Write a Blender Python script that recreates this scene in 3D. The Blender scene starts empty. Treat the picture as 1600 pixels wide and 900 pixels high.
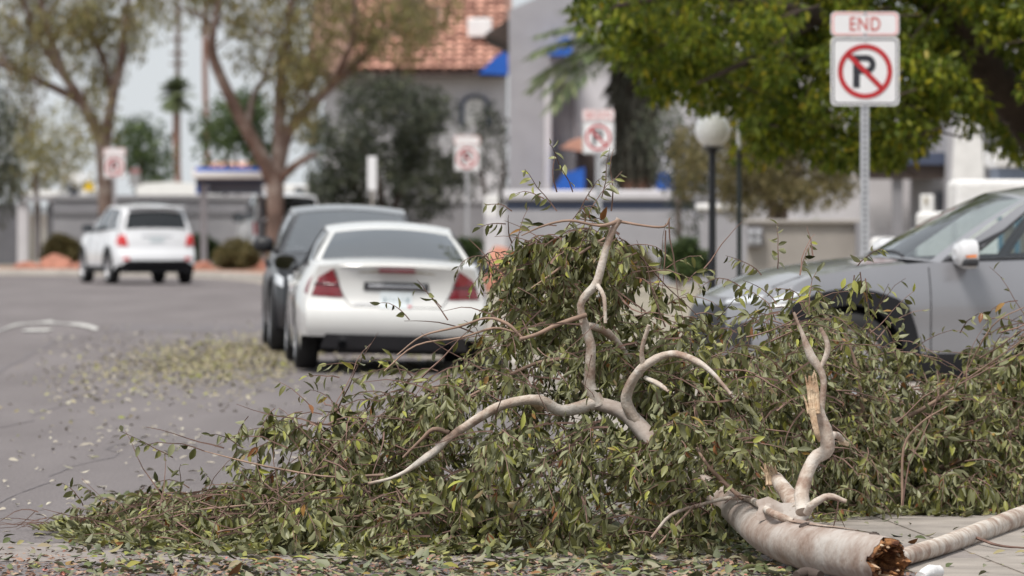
import bpy, bmesh, math, random
import numpy as np
from mathutils import Vector, Matrix

# ------------------------------------------------------------------ camera, sky, sun, exposure
SC = bpy.context.scene
F = 200.0 / 36.0 * 1600.0      # focal length in photograph pixels
CH = 1.567                     # camera height
HZ = 326.0                     # horizon row in the photograph
cam_d = bpy.data.cameras.new('camera')
cam_d.lens = 200.0
cam_d.sensor_width = 36.0
cam_d.shift_y = -(450.0 - HZ) / 1600.0
cam_d.clip_start = 0.5
cam_d.clip_end = 3000.0
cam_d.dof.use_dof = True
cam_d.dof.focus_distance = 26.0
cam_d.dof.aperture_fstop = 4.4
cam_d.dof.aperture_blades = 9
cam = bpy.data.objects.new('camera', cam_d)
cam.location = (0, 0, CH)
cam.rotation_euler = (math.radians(90), 0, 0)
SC.collection.objects.link(cam)
SC.camera = cam

SUN_EL, SUN_AZ = math.radians(61), math.radians(214)   # azimuth clockwise from +Y
world = bpy.data.worlds.new('World')
SC.world = world
world.use_nodes = True
wn = world.node_tree.nodes
wl = world.node_tree.links
wn.clear()
w_out = wn.new('ShaderNodeOutputWorld')
w_bg = wn.new('ShaderNodeBackground')
w_sky = wn.new('ShaderNodeTexSky')
w_sky.sky_type = 'NISHITA'
w_sky.sun_disc = False
w_sky.sun_elevation = SUN_EL
w_sky.sun_rotation = SUN_AZ
w_sky.dust_density = 4.0
w_hs = wn.new('ShaderNodeHueSaturation')
w_hs.inputs['Saturation'].default_value = 0.35
w_mix = wn.new('ShaderNodeMix')
w_mix.data_type = 'RGBA'
w_mix.inputs[0].default_value = 0.75
w_mix.inputs[7].default_value = (7.9, 8.4, 8.8, 1)      # even cloud cover
w_tc = wn.new('ShaderNodeTexCoord'); w_no = wn.new('ShaderNodeTexNoise'); w_no.inputs['Scale'].default_value = 3.5; w_no.inputs['Detail'].default_value = 6
w_cr = wn.new('ShaderNodeValToRGB')
w_cr.color_ramp.elements[0].position = 0.3; w_cr.color_ramp.elements[0].color = (7.2, 7.8, 8.3, 1)
w_cr.color_ramp.elements[1].position = 0.7; w_cr.color_ramp.elements[1].color = (8.7, 9.0, 9.2, 1)
wl.new(w_tc.outputs['Generated'], w_no.inputs['Vector']); wl.new(w_no.outputs['Fac'], w_cr.inputs['Fac']); wl.new(w_cr.outputs[0], w_mix.inputs[7])
wl.new(w_sky.outputs[0], w_hs.inputs['Color'])
wl.new(w_hs.outputs[0], w_mix.inputs[6])
wl.new(w_mix.outputs[2], w_bg.inputs['Color'])
w_bg.inputs['Strength'].default_value = 0.084
wl.new(w_bg.outputs[0], w_out.inputs[0])

sun_d = bpy.data.lights.new('sun', 'SUN')
sun_d.energy = 2.9
sun_d.angle = math.radians(14)
sun_d.color = (1.0, 0.95, 0.88)
sun = bpy.data.objects.new('sun', sun_d)
sdir = Vector((math.sin(SUN_AZ) * math.cos(SUN_EL), math.cos(SUN_AZ) * math.cos(SUN_EL), math.sin(SUN_EL)))
sun.rotation_euler = sdir.to_track_quat('Z', 'Y').to_euler()
sun.location = (0, 0, 30)
SC.collection.objects.link(sun)

SC.view_settings.view_transform = 'Standard'
SC.view_settings.look = 'None'
SC.view_settings.exposure = 0.40
SC.view_settings.gamma = 1.0
SC.view_settings.use_curve_mapping = False
SC.render.engine = 'CYCLES'
SC.cycles.use_denoising = True
SC.cycles.max_bounces = 8
SC.cycles.transparent_max_bounces = 12
SC.cycles.caustics_reflective = False
SC.cycles.caustics_refractive = False

rng = np.random.default_rng(7)
random.seed(7)

# ------------------------------------------------------------------ helpers
def wp(px, py, Y):
    """world point that lies at photograph pixel (px, py) at distance Y"""
    return np.array([(px - 800.0) * Y / F, Y, CH - (py - HZ) * Y / F])

def gy(py, z=0.0):
    return (CH - z) * F / (py - HZ)

def norm(v):
    v = np.asarray(v, float)
    return v / (np.linalg.norm(v, axis=-1, keepdims=True) + 1e-9)

class MB:
    def __init__(s):
        s.v = []; s.f = []
    def add(s, vs, fs):
        o = len(s.v)
        s.v.extend([tuple(map(float, p)) for p in vs])
        s.f.extend([tuple(i + o for i in f) for f in fs])
        return s
    def box(s, x0, x1, y0, y1, z0, z1):
        return s.add([(x0,y0,z0),(x1,y0,z0),(x1,y1,z0),(x0,y1,z0),(x0,y0,z1),(x1,y0,z1),(x1,y1,z1),(x0,y1,z1)],
                     [(0,3,2,1),(4,5,6,7),(0,1,5,4),(1,2,6,5),(2,3,7,6),(3,0,4,7)])
    def prism(s, poly, y0, y1):
        """poly of (x, z), extruded from y0 (front) to y1"""
        n = len(poly)
        vs = [(x, y0, z) for x, z in poly] + [(x, y1, z) for x, z in poly]
        fs = [tuple(range(n)), tuple(range(2*n-1, n-1, -1))]
        fs += [(i, i+n, (i+1) % n + n, (i+1) % n) for i in range(n)]
        return s.add(vs, fs)
    def plan(s, poly, z0, z1):
        n = len(poly)
        vs = [(x, y, z0) for x, y in poly] + [(x, y, z1) for x, y in poly]
        fs = [tuple(range(n-1, -1, -1)), tuple(range(n, 2*n))]
        fs += [(i, (i+1) % n, (i+1) % n + n, i+n) for i in range(n)]
        return s.add(vs, fs)
    def tube(s, pts, rad, seg=8, cap=True, wob=0.0):
        pts = np.asarray(pts, float); n = len(pts)
        rad = np.broadcast_to(np.asarray(rad, float), (n,))
        tan = norm(np.gradient(pts, axis=0))
        ref = np.array([0, 0, 1.0]) if abs(tan[0][2]) < 0.9 else np.array([1.0, 0, 0])
        u = norm(np.cross(tan[0], ref)); vs = []
        for i in range(n):
            u = norm(u - tan[i] * np.dot(u, tan[i]))
            w = np.cross(tan[i], u)
            for k in range(seg):
                a = 2 * math.pi * k / seg
                r = rad[i] * (1 + wob * random.uniform(-1, 1))
                vs.append(pts[i] + r * (math.cos(a) * u + math.sin(a) * w))
        fs = [(i*seg+k, i*seg+(k+1) % seg, (i+1)*seg+(k+1) % seg, (i+1)*seg+k) for i in range(n-1) for k in range(seg)]
        if cap:
            fs += [tuple(range(seg-1, -1, -1)), tuple(range((n-1)*seg, n*seg))]
        return s.add(vs, fs)
    def grid(s, P, nu, nv, skip=None):
        vs = [P(i, j) for i in range(nu) for j in range(nv)]
        fs = []
        for i in range(nu-1):
            for j in range(nv-1):
                if skip and skip(i, j): continue
                fs.append((i*nv+j, (i+1)*nv+j, (i+1)*nv+j+1, i*nv+j+1))
        return s.add(vs, fs)
    def lathe(s, prof, seg=24, axis='z', c=(0, 0, 0)):
        """prof: list of (r, h)"""
        vs = []
        for r, h in prof:
            for k in range(seg):
                a = 2*math.pi*k/seg
                p = (r*math.cos(a), r*math.sin(a), h)
                if axis == 'x': p = (p[2], p[0], p[1])
                if axis == 'y': p = (p[0], p[2], p[1])
                vs.append((p[0]+c[0], p[1]+c[1], p[2]+c[2]))
        n = len(prof)
        fs = [(i*seg+k, i*seg+(k+1) % seg, (i+1)*seg+(k+1) % seg, (i+1)*seg+k) for i in range(n-1) for k in range(seg)]
        return s.add(vs, fs)

def make_mesh(name, mb, mat, smooth=None, weld=False):
    me = bpy.data.meshes.new(name)
    me.from_pydata(mb.v, [], mb.f)
    bm = bmesh.new(); bm.from_mesh(me)
    if weld: bmesh.ops.remove_doubles(bm, verts=bm.verts, dist=0.0004)
    bmesh.ops.recalc_face_normals(bm, faces=bm.faces)
    bm.to_mesh(me); bm.free()
    if smooth is not None:
        me.polygons.foreach_set('use_smooth', [True] * len(me.polygons))
        if smooth < 180: me.set_sharp_from_angle(angle=math.radians(smooth))
    me.materials.append(mat)
    return me

def link(name, data, parent=None):
    o = bpy.data.objects.new(name, data)
    SC.collection.objects.link(o)
    if parent is not None: o.parent = parent
    return o

def tag(o, label=None, cat=None, group=None, kind=None):
    if label: o['label'] = label
    if cat: o['category'] = cat
    if group: o['group'] = group
    if kind: o['kind'] = kind
    return o

class Thing:
    """an Empty at the thing's base; add() makes parts from world-space geometry (or local with local=True)"""
    def __init__(s, name, base, label, cat, group=None, rot=(0, 0, 0), local=False, kind=None):
        s.o = link(name, None)
        s.o.empty_display_size = 0.2
        s.o.location = base; s.o.rotation_euler = rot
        s.b = (0, 0, 0) if local else tuple(base)
        tag(s.o, label, cat, group, kind)
    def add(s, name, mb, mat, smooth=None, parent=None, bevel=0, weld=False, kind=None, label=None):
        b = s.b
        m2 = MB(); m2.v = [(x-b[0], y-b[1], z-b[2]) for x, y, z in mb.v]; m2.f = mb.f
        o = link(name, make_mesh(name, m2, mat, smooth, weld), parent or s.o)
        if bevel:
            md = o.modifiers.new('bevel', 'BEVEL'); md.width = bevel; md.segments = 3; md.limit_method = 'ANGLE'
        if kind: o['kind'] = kind
        if label: o['label'] = label
        return o
    def add_mesh(s, name, me, parent=None, kind=None):
        o = link(name, me, parent or s.o)
        if kind: o['kind'] = kind
        return o

def struct(name, mb, mat, smooth=None, bevel=0):
    o = link(name, make_mesh(name, mb, mat, smooth))
    o['kind'] = 'structure'
    if bevel:
        md = o.modifiers.new('bevel', 'BEVEL'); md.width = bevel; md.segments = 2; md.limit_method = 'ANGLE'
    return o

def smooth_path(pts, n=4):
    """Catmull-Rom through rows of numbers"""
    p = np.asarray(pts, float); out = []
    q = np.vstack([2*p[0]-p[1], p, 2*p[-1]-p[-2]])
    for i in range(1, len(q)-2):
        for k in range(n):
            t = k / n
            out.append(0.5*((2*q[i]) + (-q[i-1]+q[i+1])*t + (2*q[i-1]-5*q[i]+4*q[i+1]-q[i+2])*t*t + (-q[i-1]+3*q[i]-3*q[i+1]+q[i+2])*t**3))
    out.append(p[-1])
    return np.array(out)

# ------------------------------------------------------------------ materials
def nt(name):
    m = bpy.data.materials.new(name); m.use_nodes = True
    n = m.node_tree.nodes; l = m.node_tree.links
    return m, n, l, n['Principled BSDF']

def mat(name, col, rough=0.6, var=0.15, scale=6.0, bump=0.0, bscale=40.0, metal=0.0, col2=None, spec=0.5, coat=0.0, detail=6.0, contrast=None):
    m, n, l, b = nt(name)
    tc = n.new('ShaderNodeTexCoord')
    no = n.new('ShaderNodeTexNoise'); no.inputs['Scale'].default_value = scale; no.inputs['Detail'].default_value = detail
    l.new(tc.outputs['Object'], no.inputs['Vector'])
    cr = n.new('ShaderNodeValToRGB')
    c = np.array(col, float)
    c2 = np.array(col2, float) if col2 is not None else c * (1 + var)
    c1 = c if col2 is not None else c * (1 - var)
    lo, hi = contrast or (0.3, 0.7)
    cr.color_ramp.elements[0].position = lo; cr.color_ramp.elements[0].color = (*c1, 1)
    cr.color_ramp.elements[1].position = hi; cr.color_ramp.elements[1].color = (*np.clip(c2, 0, 1), 1)
    l.new(no.outputs['Fac'], cr.inputs['Fac'])
    l.new(cr.outputs['Color'], b.inputs['Base Color'])
    b.inputs['Roughness'].default_value = rough
    b.inputs['Metallic'].default_value = metal
    b.inputs['Specular IOR Level'].default_value = spec
    b.inputs['Coat Weight'].default_value = coat
    b.inputs['Coat Roughness'].default_value = 0.05
    if bump:
        n2 = n.new('ShaderNodeTexNoise'); n2.inputs['Scale'].default_value = bscale; n2.inputs['Detail'].default_value = 5
        l.new(tc.outputs['Object'], n2.inputs['Vector'])
        bp = n.new('ShaderNodeBump'); bp.inputs['Strength'].default_value = bump; bp.inputs['Distance'].default_value = 0.02
        l.new(n2.outputs['Fac'], bp.inputs['Height']); l.new(bp.outputs['Normal'], b.inputs['Normal'])
    return m

def leaf_mat(name, stops, back=(0.2, 0.22, 0.15), backf=0.45, rough=0.45, trans=0.25):
    m, n, l, b = nt(name)
    ge = n.new('ShaderNodeNewGeometry'); oi = n.new('ShaderNodeObjectInfo')
    ad = n.new('ShaderNodeMath'); ad.operation = 'ADD'
    fr = n.new('ShaderNodeMath'); fr.operation = 'FRACT'
    l.new(ge.outputs['Random Per Island'], ad.inputs[0]); l.new(oi.outputs['Random'], ad.inputs[1]); l.new(ad.outputs[0], fr.inputs[0])
    cr = n.new('ShaderNodeValToRGB'); el = cr.color_ramp.elements
    el[0].position, el[0].color = stops[0][0], (*stops[0][1], 1)
    el[1].position, el[1].color = stops[-1][0], (*stops[-1][1], 1)
    for p, c in stops[1:-1]:
        e = el.new(p); e.color = (*c, 1)
    l.new(fr.outputs[0], cr.inputs['Fac'])
    mx = n.new('ShaderNodeMix'); mx.data_type = 'RGBA'
    bf = n.new('ShaderNodeMath'); bf.operation = 'MULTIPLY'; bf.inputs[1].default_value = backf
    l.new(ge.outputs['Backfacing'], bf.inputs[0]); l.new(bf.outputs[0], mx.inputs[0])
    l.new(cr.outputs['Color'], mx.inputs[6]); mx.inputs[7].default_value = (*back, 1)
    l.new(mx.outputs[2], b.inputs['Base Color'])
    b.inputs['Roughness'].default_value = rough
    b.inputs['Specular IOR Level'].default_value = 0.22
    if trans:
        tr = n.new('ShaderNodeBsdfTranslucent'); l.new(mx.outputs[2], tr.inputs['Color'])
        ms = n.new('ShaderNodeMixShader'); ms.inputs[0].default_value = trans
        out = n['Material Output']
        l.new(b.outputs[0], ms.inputs[1]); l.new(tr.outputs[0], ms.inputs[2]); l.new(ms.outputs[0], out.inputs['Surface'])
    return m

def glass_mat(name, tint, refl=0.08, rough=0.03):
    m, n, l, b = nt(name)
    out = n['Material Output']; n.remove(b)
    t = n.new('ShaderNodeBsdfTransparent'); t.inputs['Color'].default_value = (*tint, 1)
    g = n.new('ShaderNodeBsdfGlossy'); g.inputs['Roughness'].default_value = rough; g.inputs['Color'].default_value = (0.95, 0.97, 1, 1)
    fz = n.new('ShaderNodeFresnel'); fz.inputs['IOR'].default_value = 1.52
    ad = n.new('ShaderNodeMath'); ad.operation = 'ADD'; ad.inputs[1].default_value = refl; ad.use_clamp = True
    l.new(fz.outputs[0], ad.inputs[0])
    ms = n.new('ShaderNodeMixShader')
    l.new(ad.outputs[0], ms.inputs[0]); l.new(t.outputs[0], ms.inputs[1]); l.new(g.outputs[0], ms.inputs[2])
    l.new(ms.outputs[0], out.inputs['Surface'])
    return m

def paint(name, col, metal=0.0, rough=0.35, var=0.03):
    return mat(name, col, rough=rough, var=var, scale=3.0, metal=metal, coat=0.9)

def asphalt_mat():
    m, n, l, b = nt('asphalt')
    tc = n.new('ShaderNodeTexCoord')
    mp = n.new('ShaderNodeMapping'); mp.inputs['Scale'].default_value = (1.0, 0.16, 1.0)
    l.new(tc.outputs['Object'], mp.inputs['Vector'])
    big = n.new('ShaderNodeTexNoise'); big.inputs['Scale'].default_value = 0.9; big.inputs['Detail'].default_value = 8; big.inputs['Roughness'].default_value = 0.6
    l.new(mp.outputs[0], big.inputs['Vector'])
    fine = n.new('ShaderNodeTexNoise'); fine.inputs['Scale'].default_value = 55; fine.inputs['Detail'].default_value = 5; fine.inputs['Roughness'].default_value = 0.7
    l.new(tc.outputs['Object'], fine.inputs['Vector'])
    cr = n.new('ShaderNodeValToRGB')
    cr.color_ramp.elements[0].position = 0.3; cr.color_ramp.elements[0].color = (0.130, 0.115, 0.117, 1)
    cr.color_ramp.elements[1].position = 0.72; cr.color_ramp.elements[1].color = (0.188, 0.169, 0.172, 1)
    l.new(big.outputs['Fac'], cr.inputs['Fac'])
    c2 = n.new('ShaderNodeValToRGB')
    c2.color_ramp.elements[0].position = 0.3; c2.color_ramp.elements[0].color = (0.48, 0.48, 0.48, 1)
    c2.color_ramp.elements[1].position = 0.7; c2.color_ramp.elements[1].color = (1.42, 1.40, 1.38, 1)
    l.new(fine.outputs['Fac'], c2.inputs['Fac'])
    mx = n.new('ShaderNodeMix'); mx.data_type = 'RGBA'; mx.blend_type = 'MULTIPLY'; mx.inputs[0].default_value = 1.0
    l.new(cr.outputs[0], mx.inputs[6]); l.new(c2.outputs[0], mx.inputs[7])
    l.new(mx.outputs[2], b.inputs['Base Color'])
    b.inputs['Roughness'].default_value = 0.85; b.inputs['Specular IOR Level'].default_value = 0.3
    bp = n.new('ShaderNodeBump'); bp.inputs['Strength'].default_value = 0.5; bp.inputs['Distance'].default_value = 0.006
    l.new(fine.outputs['Fac'], bp.inputs['Height']); l.new(bp.outputs[0], b.inputs['Normal'])
    return m

def bark_mat(name, a, bcol, ccol, scale=5.0, stretch=0.3):
    """smooth patchy eucalyptus bark"""
    m, n, l, b = nt(name)
    tc = n.new('ShaderNodeTexCoord')
    no = n.new('ShaderNodeTexNoise'); no.inputs['Scale'].default_value = scale; no.inputs['Detail'].default_value = 8; no.inputs['Roughness'].default_value = 0.62
    l.new(tc.outputs['Object'], no.inputs['Vector'])
    cr = n.new('ShaderNodeValToRGB'); el = cr.color_ramp.elements
    el[0].position = 0.38; el[0].color = (*bcol, 1); el[1].position = 0.62; el[1].color = (*ccol, 1)
    e = el.new(0.5); e.color = (*a, 1)
    l.new(no.outputs['Fac'], cr.inputs['Fac'])
    sp = n.new('ShaderNodeTexNoise'); sp.inputs['Scale'].default_value = scale*9; sp.inputs['Detail'].default_value = 3
    l.new(tc.outputs['Object'], sp.inputs['Vector'])
    c2 = n.new('ShaderNodeValToRGB'); c2.color_ramp.elements[0].position = 0.30; c2.color_ramp.elements[0].color = (0.82, 0.78, 0.75, 1)
    c2.color_ramp.elements[1].position = 0.45; c2.color_ramp.elements[1].color = (1, 1, 1, 1)
    l.new(sp.outputs['Fac'], c2.inputs['Fac'])
    mx = n.new('ShaderNodeMix'); mx.data_type = 'RGBA'; mx.blend_type = 'MULTIPLY'; mx.inputs[0].default_value = 1
    l.new(cr.outputs[0], mx.inputs[6]); l.new(c2.outputs[0], mx.inputs[7]); l.new(mx.outputs[2], b.inputs['Base Color'])
    b.inputs['Roughness'].default_value = 0.75
    bp = n.new('ShaderNodeBump'); bp.inputs['Strength'].default_value = 0.35; bp.inputs['Distance'].default_value = 0.01
    l.new(sp.outputs['Fac'], bp.inputs['Height']); l.new(bp.outputs[0], b.inputs['Normal'])
    return m

M = {}
M['asphalt'] = asphalt_mat()
M['concrete'] = mat('concrete', (0.284, 0.251, 0.223), 0.88, 0.2, 3.5, 0.4, 60, detail=10)
M['dusty'] = mat('dusty_concrete', (0.24, 0.21, 0.195), 0.9, 0.22, 5, 0.4, 50, detail=9)
M['kerb'] = mat('kerb_concrete', (0.42, 0.39, 0.36), 0.85, 0.12, 3, 0.2, 50)
M['paint_line'] = mat('road_paint', (0.50, 0.49, 0.47), 0.7, 0.2, 8, 0.2, 60)
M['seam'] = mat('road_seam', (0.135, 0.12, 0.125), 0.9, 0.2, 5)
M['gravel_red'] = mat('red_gravel', (0.30, 0.17, 0.12), 0.95, 0.45, 14, 0.8, 30, detail=10)
M['gravel_tan'] = mat('tan_gravel', (0.26, 0.23, 0.18), 0.95, 0.35, 9, 0.8, 30, detail=10)
M['earth'] = mat('earth', (0.24, 0.20, 0.16), 0.95, 0.3, 3, 0.6, 30)
M['redrock'] = mat('red_rock', (0.38, 0.17, 0.12), 0.9, 0.3, 6, 0.6, 12)
M['wall_grey'] = mat('grey_stucco', (0.24, 0.235, 0.255), 0.85, 0.08, 3, 0.3, 60)
M['wall_dark'] = mat('dark_grey_stucco', (0.13, 0.13, 0.145), 0.85, 0.1, 3, 0.3, 60)
M['wall_mid'] = mat('mid_grey_stucco', (0.33, 0.325, 0.35), 0.85, 0.08, 2, 0.3, 60)
M['wall_light'] = mat('pale_stucco', (0.56, 0.545, 0.575), 0.85, 0.06, 2, 0.3, 60)
M['wall_white'] = mat('white_stucco', (0.70, 0.69, 0.69), 0.85, 0.08, 6, 0.6, 25)
M['wall_beige'] = mat('beige_grey_stucco', (0.30, 0.275, 0.255), 0.85, 0.08, 3, 0.3, 50)
M['navy'] = mat('navy_paint', (0.055, 0.07, 0.12), 0.6, 0.1, 4)
M['bluegrey'] = mat('blue_grey_paint', (0.16, 0.19, 0.25), 0.7, 0.1, 4)
M['brown'] = mat('dark_brown_wood', (0.055, 0.038, 0.032), 0.7, 0.2, 6)
M['white'] = mat('white_painted_metal', (0.78, 0.78, 0.78), 0.5, 0.05, 4)
M['awning'] = mat('blue_canvas', (0.012, 0.10, 0.46), 0.7, 0.12, 5)
M['tile'] = mat('terracotta_tile', (0.46, 0.24, 0.175), 0.85, 0.3, 3.5, 0.3, 30)
_m = M['tile']; _n = _m.node_tree.nodes; _l = _m.node_tree.links
_oi = _n.new('ShaderNodeObjectInfo'); _cr = _n.new('ShaderNodeValToRGB')
_cr.color_ramp.elements[0].color = (0.55, 0.5, 0.5, 1); _cr.color_ramp.elements[1].color = (1.4, 1.45, 1.5, 1)
_mx = _n.new('ShaderNodeMix'); _mx.data_type = 'RGBA'; _mx.blend_type = 'MULTIPLY'; _mx.inputs[0].default_value = 1
_b = _n['Principled BSDF']; _src = _b.inputs['Base Color'].links[0].from_socket
_l.new(_oi.outputs['Random'], _cr.inputs[0]); _l.new(_src, _mx.inputs[6]); _l.new(_cr.outputs[0], _mx.inputs[7]); _l.new(_mx.outputs[2], _b.inputs['Base Color'])
M['mortar'] = mat('roof_underlay', (0.24, 0.14, 0.11), 0.9, 0.1, 3)
M['darkmetal'] = mat('black_painted_metal', (0.018, 0.019, 0.026), 0.35, 0.1, 5)
M['greenmetal'] = mat('dark_green_metal', (0.014, 0.022, 0.02), 0.4, 0.1, 5)
M['galv'] = mat('galvanised_steel', (0.42, 0.43, 0.46), 0.5, 0.12, 8, metal=0.35)
M['hole'] = mat('post_hole', (0.05, 0.05, 0.06), 0.8, 0.1, 5)
M['globe'] = mat('opal_globe', (0.96, 0.96, 0.95), 0.25, 0.03, 3)
M['signwhite'] = mat('sign_white', (0.74, 0.74, 0.76), 0.45, 0.03, 6)
M['signred'] = mat('sign_red', (0.43, 0.018, 0.024), 0.45, 0.08, 6)
M['signpink'] = mat('faded_sign_red', (0.52, 0.10, 0.085), 0.5, 0.08, 6)
M['signpale'] = mat('faded_border_pink', (0.70, 0.33, 0.32), 0.5, 0.08, 6)
M['signblack'] = mat('sign_black', (0.022, 0.022, 0.03), 0.45, 0.1, 6)
M['signfaded'] = mat('faded_sign_black', (0.16, 0.11, 0.13), 0.5, 0.1, 6)
M['yellow'] = mat('yellow_paint', (0.75, 0.50, 0.02), 0.5, 0.1, 5)
M['tyre'] = mat('tyre_rubber', (0.018, 0.018, 0.019), 0.8, 0.2, 10)
M['rim'] = mat('alloy_rim', (0.45, 0.45, 0.47), 0.3, 0.05, 5, metal=0.7)
M['plastic'] = mat('black_plastic', (0.022, 0.022, 0.026), 0.55, 0.12, 10)
M['cladding'] = mat('charcoal_cladding', (0.013, 0.013, 0.016), 0.65, 0.12, 10, spec=0.25)
M['cabin'] = mat('cabin_trim', (0.05, 0.05, 0.055), 0.8, 0.1, 8)
M['carwhite'] = paint('white_car_paint', (0.63, 0.63, 0.62))
M['carwhite2'] = paint('cool_white_car_paint', (0.78, 0.79, 0.82))
M['cargrey'] = paint('silver_grey_car_paint', (0.235, 0.237, 0.258), metal=0.2, rough=0.28)
M['mirrorcap'] = paint('pale_silver_paint', (0.58, 0.58, 0.60))  # mirror cap paler than the body: sky light put into its colour
M['cardark'] = mat('dark_car_paint', (0.010, 0.011, 0.014), 0.3, 0.05, 4, spec=0.35, coat=0.25)
M['carblack'] = paint('black_car_paint', (0.02, 0.02, 0.024))
M['redlens'] = mat('red_lens', (0.17, 0.005, 0.012), 0.12, 0.2, 12, coat=1.0)
M['redlens2'] = mat('bright_red_lens', (0.60, 0.02, 0.02), 0.15, 0.1, 12, coat=1.0)
M['darklens'] = mat('dark_red_lens_band', (0.045, 0.002, 0.006), 0.12, 0.2, 12, coat=1.0)
M['clearlens'] = mat('clear_lens', (0.72, 0.74, 0.77), 0.1, 0.2, 14, metal=0.4, coat=1.0)
M['amber'] = mat('amber_lens', (0.85, 0.22, 0.02), 0.2, 0.1, 9, coat=1.0)
M['chrome'] = mat('chrome', (0.72, 0.72, 0.74), 0.12, 0.05, 5, metal=1.0)
M['plate'] = mat('plate_white', (0.58, 0.63, 0.66), 0.5, 0.08, 14)
M['platemark'] = mat('plate_marks', (0.13, 0.19, 0.22), 0.5, 0.1, 12)
M['tan'] = mat('tan_shadow_gap', (0.30, 0.26, 0.19), 0.6, 0.1, 6)
M['glass'] = glass_mat('car_glass', (0.55, 0.60, 0.60), 0.10)
M['glassdark'] = glass_mat('tinted_glass', (0.10, 0.11, 0.12), 0.20)
M['glassclear'] = glass_mat('clear_glass', (0.80, 0.88, 0.88), 0.06)
M['glassmirror'] = glass_mat('sky_lit_glass', (0.36, 0.41, 0.43), 0.24)
M['glassblack'] = glass_mat('dark_privacy_glass', (0.05, 0.055, 0.06), 0.03)
M['windowglass'] = mat('window_pane', (0.06, 0.065, 0.08), 0.1, 0.2, 4)
M['teal'] = mat('teal_paint', (0.03, 0.20, 0.32), 0.6, 0.1, 5)

EUC = [(0, (0.030, 0.033, 0.010)), (0.18, (0.075, 0.078, 0.022)), (0.40, (0.140, 0.140, 0.042)), (0.58, (0.200, 0.205, 0.100)), (0.70, (0.265, 0.275, 0.165)),
       (0.86, (0.27, 0.275, 0.085)), (0.95, (0.37, 0.38, 0.08)), (0.98, (0.27, 0.12, 0.045)), (1.0, (0.17, 0.07, 0.035))]
M['leaf'] = leaf_mat('eucalyptus_leaf', EUC, (0.31, 0.31, 0.19), 0.5, 0.36, 0.22)
M['leaf_litter'] = leaf_mat('shed_leaf', [(0, (0.06, 0.075, 0.03)), (0.3, (0.12, 0.14, 0.06)), (0.55, (0.20, 0.20, 0.13)), (0.75, (0.27, 0.22, 0.14)),
                                          (0.88, (0.26, 0.28, 0.06)), (1, (0.24, 0.10, 0.05))], (0.26, 0.27, 0.2), 0.4, 0.6, 0)
M['leaf_dry'] = leaf_mat('dry_leaf', [(0, (0.17, 0.14, 0.09)), (0.4, (0.30, 0.26, 0.16)), (0.7, (0.38, 0.34, 0.22)), (0.9, (0.36, 0.38, 0.08)), (1, (0.20, 0.22, 0.05))], (0.35, 0.3, 0.2), 0.4, 0.7, 0)
M['leaf_pale'] = leaf_mat('pale_dry_leaf', [(0, (0.28, 0.25, 0.21)), (0.6, (0.42, 0.38, 0.31)), (0.9, (0.5, 0.47, 0.38)), (1, (0.12, 0.12, 0.05))], (0.4, 0.37, 0.3), 0.4, 0.7, 0)
M['leaf_ash'] = leaf_mat('ash_leaf', [(0, (0.044, 0.070, 0.010)), (0.35, (0.101, 0.150, 0.017)), (0.7, (0.204, 0.251, 0.023)), (0.93, (0.355, 0.354, 0.029)), (1, (0.435, 0.328, 0.032))], (0.259, 0.300, 0.073), 0.4, 0.38, 0.4)
M['leaf_gum'] = leaf_mat('gum_tree_leaf', [(0, (0.109, 0.099, 0.041)), (0.5, (0.196, 0.177, 0.070)), (0.9, (0.290, 0.261, 0.102)), (1, (0.348, 0.232, 0.102))], (0.217, 0.217, 0.131), 0.4, 0.5, 0.3)
M['leaf_olean'] = leaf_mat('oleander_leaf', [(0, (0.022, 0.029, 0.019)), (0.5, (0.052, 0.061, 0.040)), (0.9, (0.104, 0.115, 0.076)), (1, (0.186, 0.186, 0.115))], (0.074, 0.089, 0.065), 0.4, 0.5, 0.2)
M['leaf_shrub'] = leaf_mat('shrub_leaf', [(0, (0.068, 0.061, 0.024)), (0.5, (0.135, 0.116, 0.048)), (1, (0.216, 0.172, 0.077))], (0.108, 0.098, 0.049), 0.4, 0.6, 0.2)
M['leaf_green'] = leaf_mat('mid_green_leaf', [(0, (0.028, 0.05, 0.02)), (0.6, (0.055, 0.085, 0.03)), (1, (0.10, 0.14, 0.04))], (0.10, 0.13, 0.06), 0.4, 0.5, 0.25)
M['leaf_lime'] = leaf_mat('lime_leaf', [(0, (0.06, 0.12, 0.02)), (0.6, (0.13, 0.22, 0.03)), (1, (0.28, 0.32, 0.03))], (0.18, 0.25, 0.05), 0.4, 0.5, 0.35)
M['leaf_palm'] = leaf_mat('palm_leaflet', [(0, (0.075, 0.112, 0.045)), (0.6, (0.165, 0.210, 0.105)), (1, (0.300, 0.315, 0.165))], (0.240, 0.285, 0.165), 0.4, 0.45, 0.25)
M['leaf_skirt'] = leaf_mat('grey_dead_frond', [(0, (0.053, 0.049, 0.038)), (0.6, (0.098, 0.094, 0.077)), (1, (0.143, 0.139, 0.112))], (0.105, 0.098, 0.077), 0.4, 0.8, 0.1)
M['bark_log'] = bark_mat('fallen_log_bark', (0.36, 0.30, 0.265), (0.25, 0.18, 0.145), (0.45, 0.41, 0.38), 4)
M['bark_limb'] = bark_mat('fallen_limb_bark', (0.46, 0.385, 0.325), (0.29, 0.20, 0.155), (0.58, 0.53, 0.48), 9)
M['bark_peel'] = bark_mat('peeling_bark', (0.30, 0.22, 0.17), (0.20, 0.13, 0.10), (0.42, 0.35, 0.30), 9)
M['bark_gum'] = bark_mat('gum_tree_bark', (0.165, 0.11, 0.09), (0.10, 0.065, 0.052), (0.30, 0.25, 0.22), 1.2)
M['bark_dark'] = mat('dark_bark', (0.07, 0.05, 0.042), 0.9, 0.35, 5, 0.6, 12)
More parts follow.
